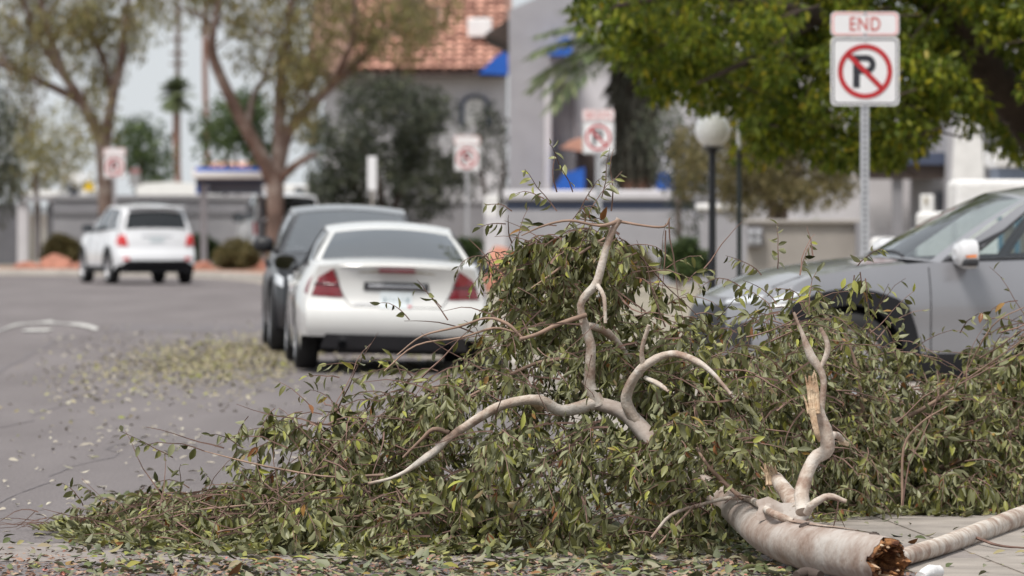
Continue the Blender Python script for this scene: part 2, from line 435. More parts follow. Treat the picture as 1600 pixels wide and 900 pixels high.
M['bark_grey'] = mat('grey_brown_bark', (0.15, 0.115, 0.10), 0.9, 0.3, 5, 0.6, 12)
M['bark_palm'] = mat('palm_trunk', (0.23, 0.125, 0.095), 0.9, 0.35, 9, 0.7, 9)
M['twig'] = mat('twig_bark', (0.16, 0.095, 0.075), 0.8, 0.45, 9)
M['twiglimb'] = mat('thin_limb_bark', (0.27, 0.18, 0.135), 0.8, 0.35, 9)
M['twigdark'] = mat('dark_twig_bark', (0.05, 0.04, 0.037), 0.8, 0.3, 9)
M['wood'] = mat('splintered_wood', (0.36, 0.22, 0.13), 0.85, 0.0, 18, 0.9, 28, col2=(0.60, 0.47, 0.33))
M['woodrot'] = mat('torn_heartwood', (0.075, 0.026, 0.012), 0.95, 0.0, 16, 1.0, 22, col2=(0.46, 0.22, 0.085), contrast=(0.36, 0.68))

# ------------------------------------------------------------------ leaves
def leaf_template(kind):
    if kind == 'fine':       # folded, curved leaf: y along, x across
        st = [(0.22, 0.72), (0.5, 1.0), (0.78, 0.62)]
        v = [(0, 0, 0)]
        for t, w in st:
            c = -0.16 * t * t
            v += [(-0.5*w, t, c + 0.10*w), (0, t, c), (0.5*w, t, c + 0.10*w)]
        v.append((0, 1, -0.17))
        f = [(0, 2, 1), (0, 3, 2), (1, 2, 5, 4), (2, 3, 6, 5), (4, 5, 8, 7), (5, 6, 9, 8), (7, 8, 10), (8, 9, 10)]
    else:                    # bent rhombus
        v = [(0, 0, 0), (0.5, 0.45, 0.03), (0, 1, -0.06), (-0.5, 0.45, 0.03)]
        f = [(0, 1, 2, 3)]
    return np.array(v, float), f

def leaf_mesh(name, pos, ax, nr, L, W, material, kind='fine'):
    tv, tf = leaf_template(kind)
    pos = np.asarray(pos, float); N = len(pos)
    ax = norm(ax); side = norm(np.cross(ax, nr)); nn = np.cross(side, ax)
    L = np.broadcast_to(np.asarray(L, float), (N,)); W = np.broadcast_to(np.asarray(W, float), (N,))
    P = (pos[:, None, :] + tv[None, :, 1, None]*L[:, None, None]*ax[:, None, :]
         + tv[None, :, 0, None]*W[:, None, None]*side[:, None, :] + tv[None, :, 2, None]*L[:, None, None]*nn[:, None, :])
    P = P.reshape(-1, 3); k = len(tv)
    me = bpy.data.meshes.new(name)
    sizes = np.array([len(f) for f in tf]); flat = np.array([i for f in tf for i in f])
    loops = (flat[None, :] + (np.arange(N)*k)[:, None]).reshape(-1)
    tot = np.tile(sizes, N); start = np.concatenate([[0], np.cumsum(tot)[:-1]])
    me.vertices.add(len(P)); me.vertices.foreach_set('co', P.ravel())
    me.loops.add(len(loops)); me.loops.foreach_set('vertex_index', loops.astype(np.int32))
    me.polygons.add(len(tot)); me.polygons.foreach_set('loop_start', start.astype(np.int32))
    me.update(calc_edges=True); me.validate()
    me.materials.append(material)
    if kind == 'fine': me.polygons.foreach_set('use_smooth', [True]*len(me.polygons))
    return me

def crown(centers, radii, per, L, W, droop=0.3, shell=0.5, r=None, flat=0.0):
    """leaf positions, axes, normals, sizes for clumps"""
    r = r or rng
    P, A, Nn, LL, WW = [], [], [], [], []
    for c, ra in zip(centers, radii):
        d = norm(r.normal(size=(per, 3)))
        rad = r.random(per) ** (1/3) * (1-shell) + shell*(0.75+0.3*r.random(per))
        p = np.asarray(c) + d*rad[:, None]*np.asarray(ra)
        a = norm(d*0.6 + r.normal(size=(per, 3))*0.7 + np.array([0, 0, -droop]))
        n = norm(r.normal(size=(per, 3)) + np.array([0, -0.3, 0.9 - flat]))
        P.append(p); A.append(a); Nn.append(n)
        s = r.uniform(0.65, 1.25, per); LL.append(L*s); WW.append(W*s*r.uniform(0.8, 1.2, per))
    return np.vstack(P), np.vstack(A), np.vstack(Nn), np.concatenate(LL), np.concatenate(WW)

# ------------------------------------------------------------------ ground, road, kerbs
mb = MB(); mb.add([(-900, -60, -0.02), (900, -60, -0.02), (900, 1900, -0.02), (-900, 1900, -0.02)], [(0, 1, 2, 3)])
struct('ground', mb, M['earth'])

KERB = smooth_path([(2.95, 14), (2.36, 22), (1.3, 36), (-0.12, 55), (-1.6, 74), (-2.8, 90), (-4.0, 106), (-4.6, 116), (-5.6, 124),
                    (-7.5, 130), (-11, 133.5), (-20, 135), (-60, 138)], 5)
def kx(Y):
    k = KERB[KERB[:, 1] < 130]
    return float(np.interp(Y, k[:, 1], k[:, 0]))
# road surface as a strip of quads, with a low speed hump across it
ys = np.concatenate([np.arange(10, 70, 4.0), np.arange(70, 80.1, 0.5), np.arange(84, 150, 4.0)])
hump = lambda y, x: 0.035 * max(0.0, 1 - ((y - 75.0) / 2.1) ** 2)
mb = MB()
xs = np.array([-60, -30, -14, -9, -6, -4, -2.6])
def road_p(i, j):
    y = ys[i]
    xr = kx(y) if y < 128 else -5.0
    x = xs[j] if j < len(xs) else xr + 0.02
    if j < len(xs): x = min(x, xr - 0.3*(len(xs)-j))
    return (x, y, hump(y, x))
mb.grid(road_p, len(ys), len(xs)+1)
struct('road', mb, M['asphalt'], smooth=60)

# gutter pan, kerb and pavement on the right, following the kerb line round the bend
def offset_line(line, d):
    t = norm(np.gradient(line, axis=0)); nrm = np.stack([t[:, 1], -t[:, 0]], 1)   # to the right of travel
    return line + nrm*d
def strip(line, d0, d1, z0, z1, name, material, sel=lambda p: True, thick=True, bevel=0):
    a = offset_line(line, d0); b = offset_line(line, d1); mb = MB()
    keep = [i for i in range(len(line)) if sel(line[i])]
    def P(i, j):
        k = keep[i]; q = [(a[k], z0), (a[k], z1), (b[k], z1), (b[k], z0)][j]
        return (q[0][0], q[0][1], q[1])
    mb.grid(P, len(keep), 4)
    n = len(keep)
    mb.f += [(0, 1, 2, 3), ((n-1)*4, (n-1)*4+3, (n-1)*4+2, (n-1)*4+1)]
    return struct(name, mb, material, bevel=bevel)
DENSE = smooth_path(KERB, 4)
strip(DENSE, -0.45, 0.14, -0.015, 0.006 , 'gutter', M['concrete'], lambda p: p[1] < 70 or p[1] > 79)
strip(DENSE, 0.0, 0.16, -0.01, 0.14, 'kerb', M['kerb'], lambda p: 34 < p[1] < 37.4, bevel=0.02)
strip(DENSE, 0.0, 0.16, -0.01, 0.14, 'kerb', M['kerb'], lambda p: p[1] > 49, bevel=0.02)
strip(DENSE, 0.16, 1.7, -0.012, 0.125, 'pavement', M['concrete'], lambda p: 34 < p[1] < 37.4)
strip(DENSE, 0.16, 1.7, -0.012, 0.125, 'pavement', M['concrete'], lambda p: 49 < p[1] < 112)
strip(DENSE, 0.16, 9.0, -0.012, 0.105, 'gravel_bed', M['gravel_red'], lambda p: p[1] > 118 or p[0] < -6)
# concrete ramp by the camera, driveway of the crossover, tan gravel yard
mb = MB(); mb.plan([(2.95, 12), (2.36, 22), (1.45, 34), (14, 34), (14, 12)], -0.012, 0.012); struct('concrete_apron', mb, M['concrete'])
mb = MB(); mb.add([(kx(37.4), 37.4, 0.012), (kx(49), 49, 0.012), (kx(49)+1.2, 49, 0.07), (kx(37.4)+1.2, 37.4, 0.07), (16, 37.4, 0.07), (16, 49, 0.07)],
                  [(0, 1, 2, 3), (3, 2, 5, 4)]); struct('driveway', mb, M['concrete'])
mb = MB(); mb.add([(kx(49)+1.6, 49, 0.115), (30, 49, 0.115), (30, 135, 0.115), (-2.0, 135, 0.115), (kx(112)+1.6, 112, 0.115)], [(0, 1, 2, 3, 4)])
struct('gravel_yard', mb, M['gravel_tan'])
mb = MB(); mb.add([(-60, 141, 0.10), (40, 141, 0.10), (40, 400, 0.10), (-60, 400, 0.10)], [(0, 1, 2, 3)]); struct('far_ground', mb, M['gravel_tan'])
# concrete valley gutter across the foreground
mb = MB()
gpts = [(25.3, 0.0015), (25.5, 0.009), (25.9, 0.009), (26.4, 0.009), (26.7, 0.0015)]
mb.grid(lambda i, j: (-9 + 3.8*i, gpts[j][0] + 0.12*math.sin(i*2.1), gpts[j][1]), 4, 5)
struct('valley_gutter', mb, M['dusty'], smooth=60)
# painted hump chevron and old seams, plus the hump's shade as a dark strip
mb = MB()
chp = smooth_path([(-130, 548), (-60, 530), (0, 515), (35, 508), (72, 504), (112, 508), (152, 514)], 5)
chev = np.array([wp(px_, 0, gy(py_, .02))[:2] for px_, py_ in chp]); hw = np.linspace(1.0, 0.12, len(chev)); hw[:20] = .9; hw *= 2.1
mb.grid(lambda i, j: (chev[i][0], chev[i][1] + hw[i]*(j-1.5)*.75, hump(chev[i][1] + hw[i]*(j-1.5)*.75, 0) + 0.012), len(chev), 4)
struct('hump_marking', mb, M['paint_line'])
mb = MB(); mb.grid(lambda i, j: (wp(38 + 11*i, 0, 73)[0], 72.6 + .9*(j-.5)*math.sin((i+.6)/5.2*3.1), hump(73, 0) + 0.012), 5, 3); struct('hump_marking', mb, M['paint_line'])
mb = MB()
sp = smooth_path([(-5.55, 71), (-5.2, 62), (-4.9, 54), (-4.55, 47), (-4.3, 40)], 6)
mb.grid(lambda i, j: (sp[i][0] + 0.05*(j-0.5) + 0.02*math.sin(i*1.7), sp[i][1], 0.004), len(sp), 2); struct('road_seam', mb, M['seam'])
mb = MB(); mb.grid(lambda i, j: (-5.2 + i*0.3, 72.6 + 1.3*j + 0.25*math.sin(i*1.3+j), hump(72.6+1.3*j, 0) + 0.004), 11, 3); struct('road_seam', mb, M['seam'])  # shading line of the hump, put in as a darker strip

rc = np.random.default_rng(5)
for x0, y0, ln_ in ((-2.6, 30, 9), (-1.1, 31, 7), (-3.6, 38, 14), (-0.6, 36, 8)):   # wandering cracks
    c_ = np.array([(x0 + .04*i*ln_/14 + rc.normal()*.05, y0 + i*ln_/14) for i in range(15)]); c_[:, 0] += np.cumsum(rc.normal(size=15)*.05)
    mb = MB(); mb.grid(lambda i, j: (c_[i][0] + (j-.5)*.012*(1 + .6*math.sin(i*2.3)), c_[i][1], 0.003), 15, 2); struct('road_crack', mb, M['seam'])

# ------------------------------------------------------------------ walls and buildings
def box_px(px0, px1, py0, py1, Y, depth, z0=None):
    a = wp(px0, py1, Y); b = wp(px1, py0, Y)
    m = MB(); m.box(a[0], b[0], Y, Y+depth, z0 if z0 is not None else a[2], b[2]); return m

def wall_thing(name, label, cat, parts, base):
    t = Thing(name, base, label, cat)
    for p in parts:
        t.add(p[0], p[1], p[2], bevel=p[3] if len(p) > 3 else 0)
    return t

# far left: dark gate wall with pillar and slots
t = Thing('gate_wall', wp(30, 420, 148), 'dark grey wall with a pale pillar at the far left edge', 'wall')
t.add('wall_panel', box_px(-160, 27, 318, 0, 148.4, 0.2, 0.0), M['wall_dark'])
t.add('pillar', box_px(27, 44, 316, 0, 148.0, 0.4, 0.0), M['wall_light'], bevel=0.03)
for i, x in enumerate((47, 52, 57, 62, 67, 72)):
    t.add('bar', box_px(x, x+2.6, 322, 0, 148.2, 0.06, 0.0), M['wall_dark'] if i % 2 else M['wall_mid'])
t.add('post', box_px(75, 81, 312, 0, 148.1, 0.3, 0.0), M['wall_dark'])
t.add('cap', box_px(25, 85, 306, 314, 147.9, 0.6), M['wall_mid'])
# long block wall on the far side
t = Thing('boundary_wall', wp(250, 420, 152), 'long grey boundary wall behind the white crossover', 'wall')
t.add('wall_panel', box_px(82, 420, 312, 0, 152, 0.2, 0.0), M['wall_mid'])
t.add('cap', box_px(82, 420, 305, 312, 151.93, 0.34), M['wall_mid'])
t.add('band', box_px(82, 420, 327, 336, 151.95, 0.04), M['wall_grey'])
# wall right of the tree, further back
t = Thing('boundary_wall', wp(690, 420, 158), 'plain grey boundary wall left of the white gate pillar', 'wall')
t.add('wall_panel', box_px(560, 760, 318, 0, 158, 0.2, 0.0), M['wall_grey'])
t.add('cap', box_px(560, 760, 314, 318, 157.95, 0.3), M['wall_mid'])
# white low structures behind the wall
t = Thing('storage_building', wp(270, 420, 190), 'low building with a bright white roof behind the boundary wall', 'building')
m = MB(); a = wp(212, 0, 190)[0]; b = wp(335, 0, 190)[0]
zz = lambda py: wp(0, py, 190)[2]
m.prism([(a, zz(312)), (b, zz(312)), (b, zz(294)), (b-.2, zz(288)), (a+1.2, zz(284)), (a+.3, zz(286)), (a, zz(292))], 190, 196)
t.add('roof', m, M['white'])
m = MB(); m.box(a+.1, b-.1, 190.1, 195.8, 0, zz(312)); t.add('wall', m, M['wall_light'])
t = Thing('white_house', wp(110, 420, 200), 'small white house behind the wall by the yellow sign', 'house')
m = MB(); a = wp(92, 0, 200)[0]; b = wp(138, 0, 200)[0]; z2 = lambda py: wp(0, py, 200)[2]
m.prism([(a, 0), (b, 0), (b, z2(296)), (a+.5, z2(268)), (a, z2(270))], 200, 206); t.add('wall', m, M['wall_white'])
m = MB(); m.prism([(a-1.2, z2(262)), (a+.3, z2(266)), (a+.3, z2(258)), (a-1.0, z2(255))], 199.6, 206); t.add('roof', m, M['white'])
m = MB(); m.box(a+.25, a+.7, 199.95, 200.02, z2(310), z2(290)); t.add('window', m, M['windowglass'])
t = Thing('canopy_roof', wp(60, 420, 175), 'low white flat roof above the dark gate wall', 'canopy')
t.add('roof', box_px(30, 92, 297, 308, 175, 4), M['white']); t.add('post', box_px(84, 88, 308, 0, 175.5, .15, 0), M['wall_dark'])
t.add('post', box_px(34, 38, 308, 0, 175.5, .15, 0), M['wall_dark'])
# blue and white shelter
t = Thing('street_shelter', wp(345, 425, 142), 'shelter with a white roof edge and blue fascia left of the gum tree', 'shelter')
t.add('roof', box_px(300, 412, 268, 279, 142, 2.2), M['white'], bevel=0.03)
t.add('roof_edge', box_px(306, 408, 261, 268, 142.3, 1.6), M['awning'])
t.add('beam', box_px(306, 410, 279, 288, 142.25, 1.6), M['navy'])
t.add('fascia', box_px(306, 325, 288, 303, 142.6, 0.05), M['awning'])
t.add('fascia', box_px(325.5, 408, 288, 303, 142.6, 0.05), M['bluegrey'])
t.add('post', box_px(313, 323, 288, 0, 142.2, 0.16, 0.1), M['wall_grey'])
t.add('post', box_px(402, 410, 288, 0, 143.4, 0.16, 0.1), M['wall_grey'])
# tiny tiled roof beyond the shelter
t = Thing('tiled_house', wp(350, 400, 230), 'far house whose tiled roof shows just over the shelter', 'house')
m = MB(); a = wp(300, 0, 230); b = wp(425, 0, 230); z3 = lambda py: wp(0, py, 230)[2]
m.add([(a[0], 230, z3(266)), (b[0], 230, z3(266)), (b[0]-.3, 233, z3(252)), (a[0]+.6, 233, z3(252))], [(0, 1, 2, 3)]); t.add('roof', m, M['tile'])
m = MB(); m.box(a[0]+.2, b[0]-.2, 230.3, 236, 0, z3(266)); t.add('wall', m, M['wall_light'])

# tiled house
HY = 165.0
hz = lambda py, Y=HY: wp(0, py, Y)[2]
hx = lambda px, Y=HY: wp(px, 0, Y)[0]
t = Thing('tiled_house', (hx(680), HY, 0), 'pale two-storey house with terracotta tile roof behind the dark oleander', 'house')
m = MB(); m.box(hx(505), hx(792), HY+0.7, HY+9, 0, hz(112)); t.add('wall', m, M['wall_light'])
run, rise = 8.0, 8.0*math.tan(math.radians(23))
m = MB(); m.add([(hx(480), HY, hz(113)), (hx(800), HY, hz(113)), (hx(800), HY+run, hz(113)+rise), (hx(480), HY+run, hz(113)+rise)], [(0, 1, 2, 3)])
roof = t.add('roof', m, M['mortar'])
m = MB(); m.box(hx(480), hx(793), HY-0.05, HY+0.1, hz(121), hz(113.5)); t.add('eave_board', m, M['brown'])
m = MB(); m.box(hx(480), hx(793), HY+0.1, HY+0.7, hz(119), hz(117)); t.add('soffit', m, M['brown'])
# roof tiles, each a half barrel
tw, tl = 0.30, 0.42
m = MB(); seg = 5
m.grid(lambda i, j: (tw*0.5*math.cos(math.pi*j/seg)*(1-0.08*i), i*tl*1.12, 0.085*math.sin(math.pi*j/seg) + 0.065*(1-i)), 2, seg+1)
tile_me = make_mesh('tile', m, M['tile'], smooth=80)
sl = math.radians(23)
ncol = int((hx(792) - hx(548))/tw); nrow = 16
for r_ in range(nrow):
    for c_ in range(ncol):
        o = link('tile', tile_me, roof)
        d = r_*tl
        o.location = (hx(548) + (c_+0.5)*tw - hx(680) + random.uniform(-.012, .012), d*math.cos(sl) - 0.06, hz(113) + d*math.sin(sl) + 0.02 + random.uniform(0, .015))
        o.rotation_euler = (sl, 0, random.uniform(-.03, .03))
m = MB(); m.box(hx(730), hx(768), HY+1.8, HY+2.8, hz(55), hz(25)); t.add('skylight', m, M['white'], bevel=0.05)
# arched navy window
m = MB(); k = 14
cx, w_, zb_ = hx(742), 0.44, hz(196)
arc = [(cx - w_*math.cos(math.pi*i/k), hz(165) + w_*math.sin(math.pi*i/k)*0.75) for i in range(k+1)]
outer = [(cx-w_, zb_)] + arc + [(cx+w_, zb_)]
inner = [(cx + (x-cx)*0.72, z if z == zb_ else hz(165) + (z-hz(165))*0.7) for x, z in outer]
for i in range(len(outer)-1):
    m.prism([outer[i], outer[i+1], inner[i+1], inner[i]], HY+0.6, HY+0.71)
win = t.add('window', m, M['navy'])
m = MB(); m.prism(inner, HY+0.66, HY+0.69); t.add('pane', m, M['wall_white'], parent=win)
m = MB(); m.prism([(hx(748), hz(116)), (hx(794), hz(118)), (hx(794), hz(78)), (hx(774), hz(90))], HY-1.0, HY+0.4); t.add('awning', m, M['awning'])

# grey tall building with sloping parapet
BY = 140.0
bz = lambda py, Y=BY: wp(0, py, Y)[2]
bx = lambda px, Y=BY: wp(px, 0, Y)[0]
t = Thing('grey_building', (bx(900), BY, 0), 'tall grey stucco building with a sloping top left of the palm', 'building')
m = MB(); m.prism([(bx(795), 0), (bx(862), 0), (bx(862), bz(-15)), (bx(795), bz(16))], BY, BY+8); t.add('wall', m, M['wall_mid'])
m = MB(); m.prism([(bx(862), bz(128)), (bx(898), bz(128)), (bx(898), bz(-30)), (bx(862), bz(-15))], BY+0.01, BY+8); t.add('wall', m, M['wall_mid'])
m = MB(); m.box(bx(862), bx(898), BY+0.5, BY+8, 0, bz(128)); t.add('recess', m, M['wall_grey'])
m = MB(); m.box(bx(851), bx(861), BY-0.12, BY-0.002, 0, bz(132)); t.add('pilaster', m, M['wall_light'], bevel=0.02)
m = MB(); m.box(bx(898), bx(1080), BY+0.3, BY+8.3, 0, bz(-40)); t.add('wall', m, M['wall_light'])
m = MB(); m.box(bx(899), bx(904), BY+0.1, BY+0.299, 0, bz(-10)); t.add('downpipe', m, M['wall_grey'])
m = MB(); m.prism([(bx(857), bz(88)), (bx(895), bz(88)), (bx(890), bz(60)), (bx(880), bz(60)), (bx(862), bz(72))], BY-0.8, BY-0.01); t.add('awning', m, M['awning'])
m = MB(); m.box(bx(903), bx(930), BY-0.02, BY+0.28, 0, bz(232)); d = t.add('doorway', m, M['brown'])
m = MB(); m.prism([(bx(940), bz(296)), (bx(962), bz(296)), (bx(962), bz(250)), (bx(940), bz(250))], BY+0.2, BY+0.29); t.add('panel', m, M['wall_white'])
m = MB(); m.prism([(bx(874), bz(232)), (bx(912), bz(238)), (bx(912), bz(214)), (bx(890), bz(221))], BY-1.2, BY+0.1); t.add('tile_hood', m, M['tile'])
m = MB(); m.prism([(bx(862), bz(298)), (bx(912), bz(298)), (bx(912), bz(262)), (bx(880), bz(272))], BY-1.6, BY-0.3); t.add('awning', m, M['awning'])
m = MB(); m.box(bx(1024), bx(1042), BY-1.4, BY-0.3, 0.9, bz(271)); t.add('awning', m, M['awning'])
m = MB(); m.box(bx(1045), bx(1078), BY-1.2, BY-0.3, 0.9, bz(277)); t.add('awning', m, M['awning'])
m = MB(); m.prism([(bx(758), bz(52)), (bx(797), bz(70)), (bx(797), bz(28)), (bx(790), bz(30))], BY+0.5, BY+9); t.add('eave', m, M['brown'])
# mid background: two storey block that closes the view behind the ash tree
t = Thing('rear_building', (bx(1250, 150), 150, 0), 'pale building far behind the multi-stemmed shrub', 'building')
m = MB(); m.box(bx(1082, 150), bx(1330, 150), 150, 158, 0, 7.5); t.add('wall', m, M['wall_light'])
for px_ in (1130, 1235):
    m = MB(); m.box(bx(px_, 150), bx(px_+40, 150), 149.9, 150.05, bz(255, 150), bz(200, 150)); w = t.add('window', m, M['white'])
    m = MB(); m.box(bx(px_+4, 150), bx(px_+36, 150), 149.86, 149.9, bz(251, 150), bz(204, 150)); t.add('pane', m, M['windowglass'], parent=w)

# garden wall with pale cap and dark band
GY = 108.0
t = Thing('garden_wall', wp(930, 430, GY), 'low grey garden wall with pale cap and dark band before the palm', 'wall')
t.add('wall_panel', box_px(790, 1086, 328, 0, GY, 0.3, 0.1), M['wall_mid'])
t.add('band', box_px(790, 1086, 313, 328, GY+0.03, 0.24), M['navy'])
t.add('cap', box_px(786, 1090, 297, 313, GY-0.08, 0.46), M['wall_light'], bevel=0.05)
t = Thing('garden_wall', wp(1120, 430, GY-4), 'pale low wall piece beside the lamp post', 'wall')
t.add('wall_panel', box_px(1092, 1168, 330, 0, GY-4, 0.3, 0.1), M['wall_mid'])
t.add('cap', box_px(1088, 1170, 318, 330, GY-4.06, 0.42), M['wall_white'], bevel=0.05)
t = Thing('gate_pillar', wp(775, 430, 104), 'white stepped gate pillar left of the garden wall', 'pillar')
t.add('shaft', box_px(758, 788, 340, 0, 104, 0.5, 0.1), M['wall_light'])
t.add('cap', box_px(757, 779, 305, 340, 104.05, 0.4), M['wall_white'], bevel=0.03)
# beige enclosure wall with meter box
t = Thing('enclosure_wall', wp(1255, 500, 80), 'beige grey enclosure wall behind the crossover bonnet', 'wall')
t.add('wall_panel', box_px(1168, 1345, 350, 0, 80, 0.25, 0.1), M['wall_beige'])
t.add('cap', box_px(1164, 1349, 343, 350, 79.93, 0.4), M['wall_beige'], bevel=0.02)
t.add('meter_box', box_px(1167, 1192, 356, 386, 79.85, 0.14), M['wall_grey'], bevel=0.02)
for (x, y) in ((1170, 360), (1181, 360), (1170, 372), (1181, 372)):
    t.add('meter_dial', box_px(x, x+8, y, y+9, 79.81, 0.035), M['galv'], bevel=0.015)
t.add('end_post', box_px(1338, 1352, 348, 0, 79.7, 0.3, 0.1), M['wall_grey'])
# right: carport house with tapered column
RY = 100.0
rz = lambda py: wp(0, py, RY)[2]
rx = lambda px: wp(px, 0, RY)[0]
t = Thing('carport_house', (rx(1450), RY, 0.1), 'pale house with navy and brown fascia behind the silver crossover', 'house')
m = MB(); m.box(rx(1280), rx(1560), RY+3, RY+8, 0.1, rz(120)); t.add('wall', m, M['wall_light'])
m = MB(); m.box(rx(1440), rx(1900), RY+2.6, RY+2.99, 0.1, rz(60)); t.add('wall', m, M['wall_mid'])
m = MB(); m.box(rx(1340), rx(1478), RY, RY+2.5, rz(257), rz(238)); t.add('fascia', m, M['navy'])
m = MB(); m.box(rx(1350), rx(1477), RY+0.1, RY+2.55, rz(279), rz(257.3)); t.add('beam', m, M['brown'])
m = MB(); m.box(rx(1396), rx(1412), RY+0.2, RY+0.4, 0.1, rz(279.2)); t.add('post', m, M['wall_grey'])
m = MB(); m.box(rx(1340), rx(1396), RY+0.25, RY+0.35, rz(372), rz(366)); t.add('rail', m, M['wall_grey'])
m = MB(); m.prism([(rx(1478), 0.1), (rx(1540), 0.1), (rx(1534), rz(280)), (rx(1522), rz(60)), (rx(1498), rz(60)), (rx(1484), rz(280))], RY-0.6, RY+0.3); t.add('column', m, M['wall_white'], bevel=0.02)
m = MB(); m.prism([(rx(1474), 0.1), (rx(1492), 0.1), (rx(1505), rz(60)), (rx(1480), rz(60))], RY-0.3, RY+0.29); t.add('buttress', m, M['wall_mid'], bevel=0.02)  # grey side of the tapered column, as a separate wedge
m = MB(); m.box(rx(1538), rx(1575), RY+2.2, RY+2.58, rz(300), rz(100)); t.add('panel', m, M['wall_dark'])
m = MB(); m.box(rx(1461), rx(1496), RY+0.4, RY+0.5, rz(334), rz(297)); w = t.add('window', m, M['wall_grey'])
m = MB(); m.box(rx(1466), rx(1491), RY+0.36, RY+0.4, rz(331), rz(301)); t.add('pane', m, M['windowglass'], parent=w)
m = MB(); m.box(rx(1438), rx(1458), RY-0.2, RY+0.05, rz(336), rz(304)); bb = t.add('meter_cabinet', m, M['white'], bevel=0.02)
m = MB(); m.box(rx(1443), rx(1448), RY-0.23, RY-0.2, rz(319), rz(307)); t.add('label_sticker', m, M['tan'], parent=bb)
# white stucco stepped wall and chimney pier
t = Thing('stucco_pier', wp(1560, 480, 72), 'white stucco pier with blue-grey neck and rounded cap at right edge', 'pier')
t.add('cap', box_px(1553, 1680, 232, 262, 71.6, 1.6), M['wall_white'], bevel=0.06)
t.add('neck', box_px(1560, 1675, 262, 284, 71.75, 1.3), M['bluegrey'])
t.add('body', box_px(1494, 1700, 280, 0, 71.5, 1.5, 0.1), M['wall_white'], bevel=0.08)
t = Thing('stucco_wall', wp(1470, 480, 70), 'short white stucco wall stepping down from the pier', 'wall')
t.add('body', box_px(1436, 1493, 331, 0, 70.8, 0.6, 0.1), M['wall_white'], bevel=0.06)
t = Thing('concrete_block', wp(1383, 480, 66), 'white rounded concrete block beside the tall sign post', 'bollard')
t.add('body', box_px(1362, 1406, 371, 0, 66, 0.4, 0.11), M['wall_white'], bevel=0.07)
t.add('plinth', box_px(1356, 1412, 420, 0, 65.9, 0.6, 0.1), M['wall_grey'], bevel=0.02)
# blue framed thing seen through the car window
t = Thing('blue_fence', wp(1570, 480, 62), 'teal blue framed panel seen through the crossover side window', 'fence')
for x in (1560, 1586, 1612, 1640): t.add('post', box_px(x, x+7, 345, 0, 62, 0.06, 0.1), M['teal'])
t.add('rail', box_px(1560, 1647, 340, 346, 62, 0.06), M['teal'])
for x in (1568, 1594, 1620): t.add('panel', box_px(x, x+17, 352, 0, 62.05, 0.03, 0.1), M['tan'])

# ------------------------------------------------------------------ signs, lamp, poles
def rrect(x0, x1, z0, z1, r, k=4):
    out = []
    for cx, cz, a0 in ((x1-r, z0+r, -90), (x1-r, z1-r, 0), (x0+r, z1-r, 90), (x0+r, z0+r, 180)):
        for i in range(k+1):
            a = math.radians(a0 + 90*i/k); out.append((cx + r*math.cos(a), cz + r*math.sin(a)))
    return out

def ring_mb(outer, inner, y0, y1):
    m = MB(); n = len(outer)
    for i in range(n):
        j = (i+1) % n
        m.prism([outer[i], outer[j], inner[j], inner[i]], y0, y1)
    return m

def text_mb(txt, height, width, x, z, y):
    cu = bpy.data.curves.new('txt', 'FONT'); cu.body = txt; cu.align_x = 'CENTER'; cu.align_y = 'CENTER'
    cu.offset = 0.012; cu.space_character = 1.12
    o = bpy.data.objects.new('txt', cu); SC.collection.objects.link(o)
    dg = bpy.context.evaluated_depsgraph_get(); me = bpy.data.meshes.new_from_object(o.evaluated_get(dg))
    vs = np.array([v.co[:] for v in me.vertices]); fs = [tuple(p.vertices) for p in me.polygons]
    bpy.data.objects.remove(o); bpy.data.curves.remove(cu)
    lo, hi = vs.min(0), vs.max(0)
    m = MB()
    m.add([((v[0]-(lo[0]+hi[0])/2)/(hi[0]-lo[0])*width + x, y, (v[1]-(lo[1]+hi[1])/2)/(hi[1]-lo[1])*height + z) for v in vs], fs)
    bpy.data.meshes.remove(me)
    return m

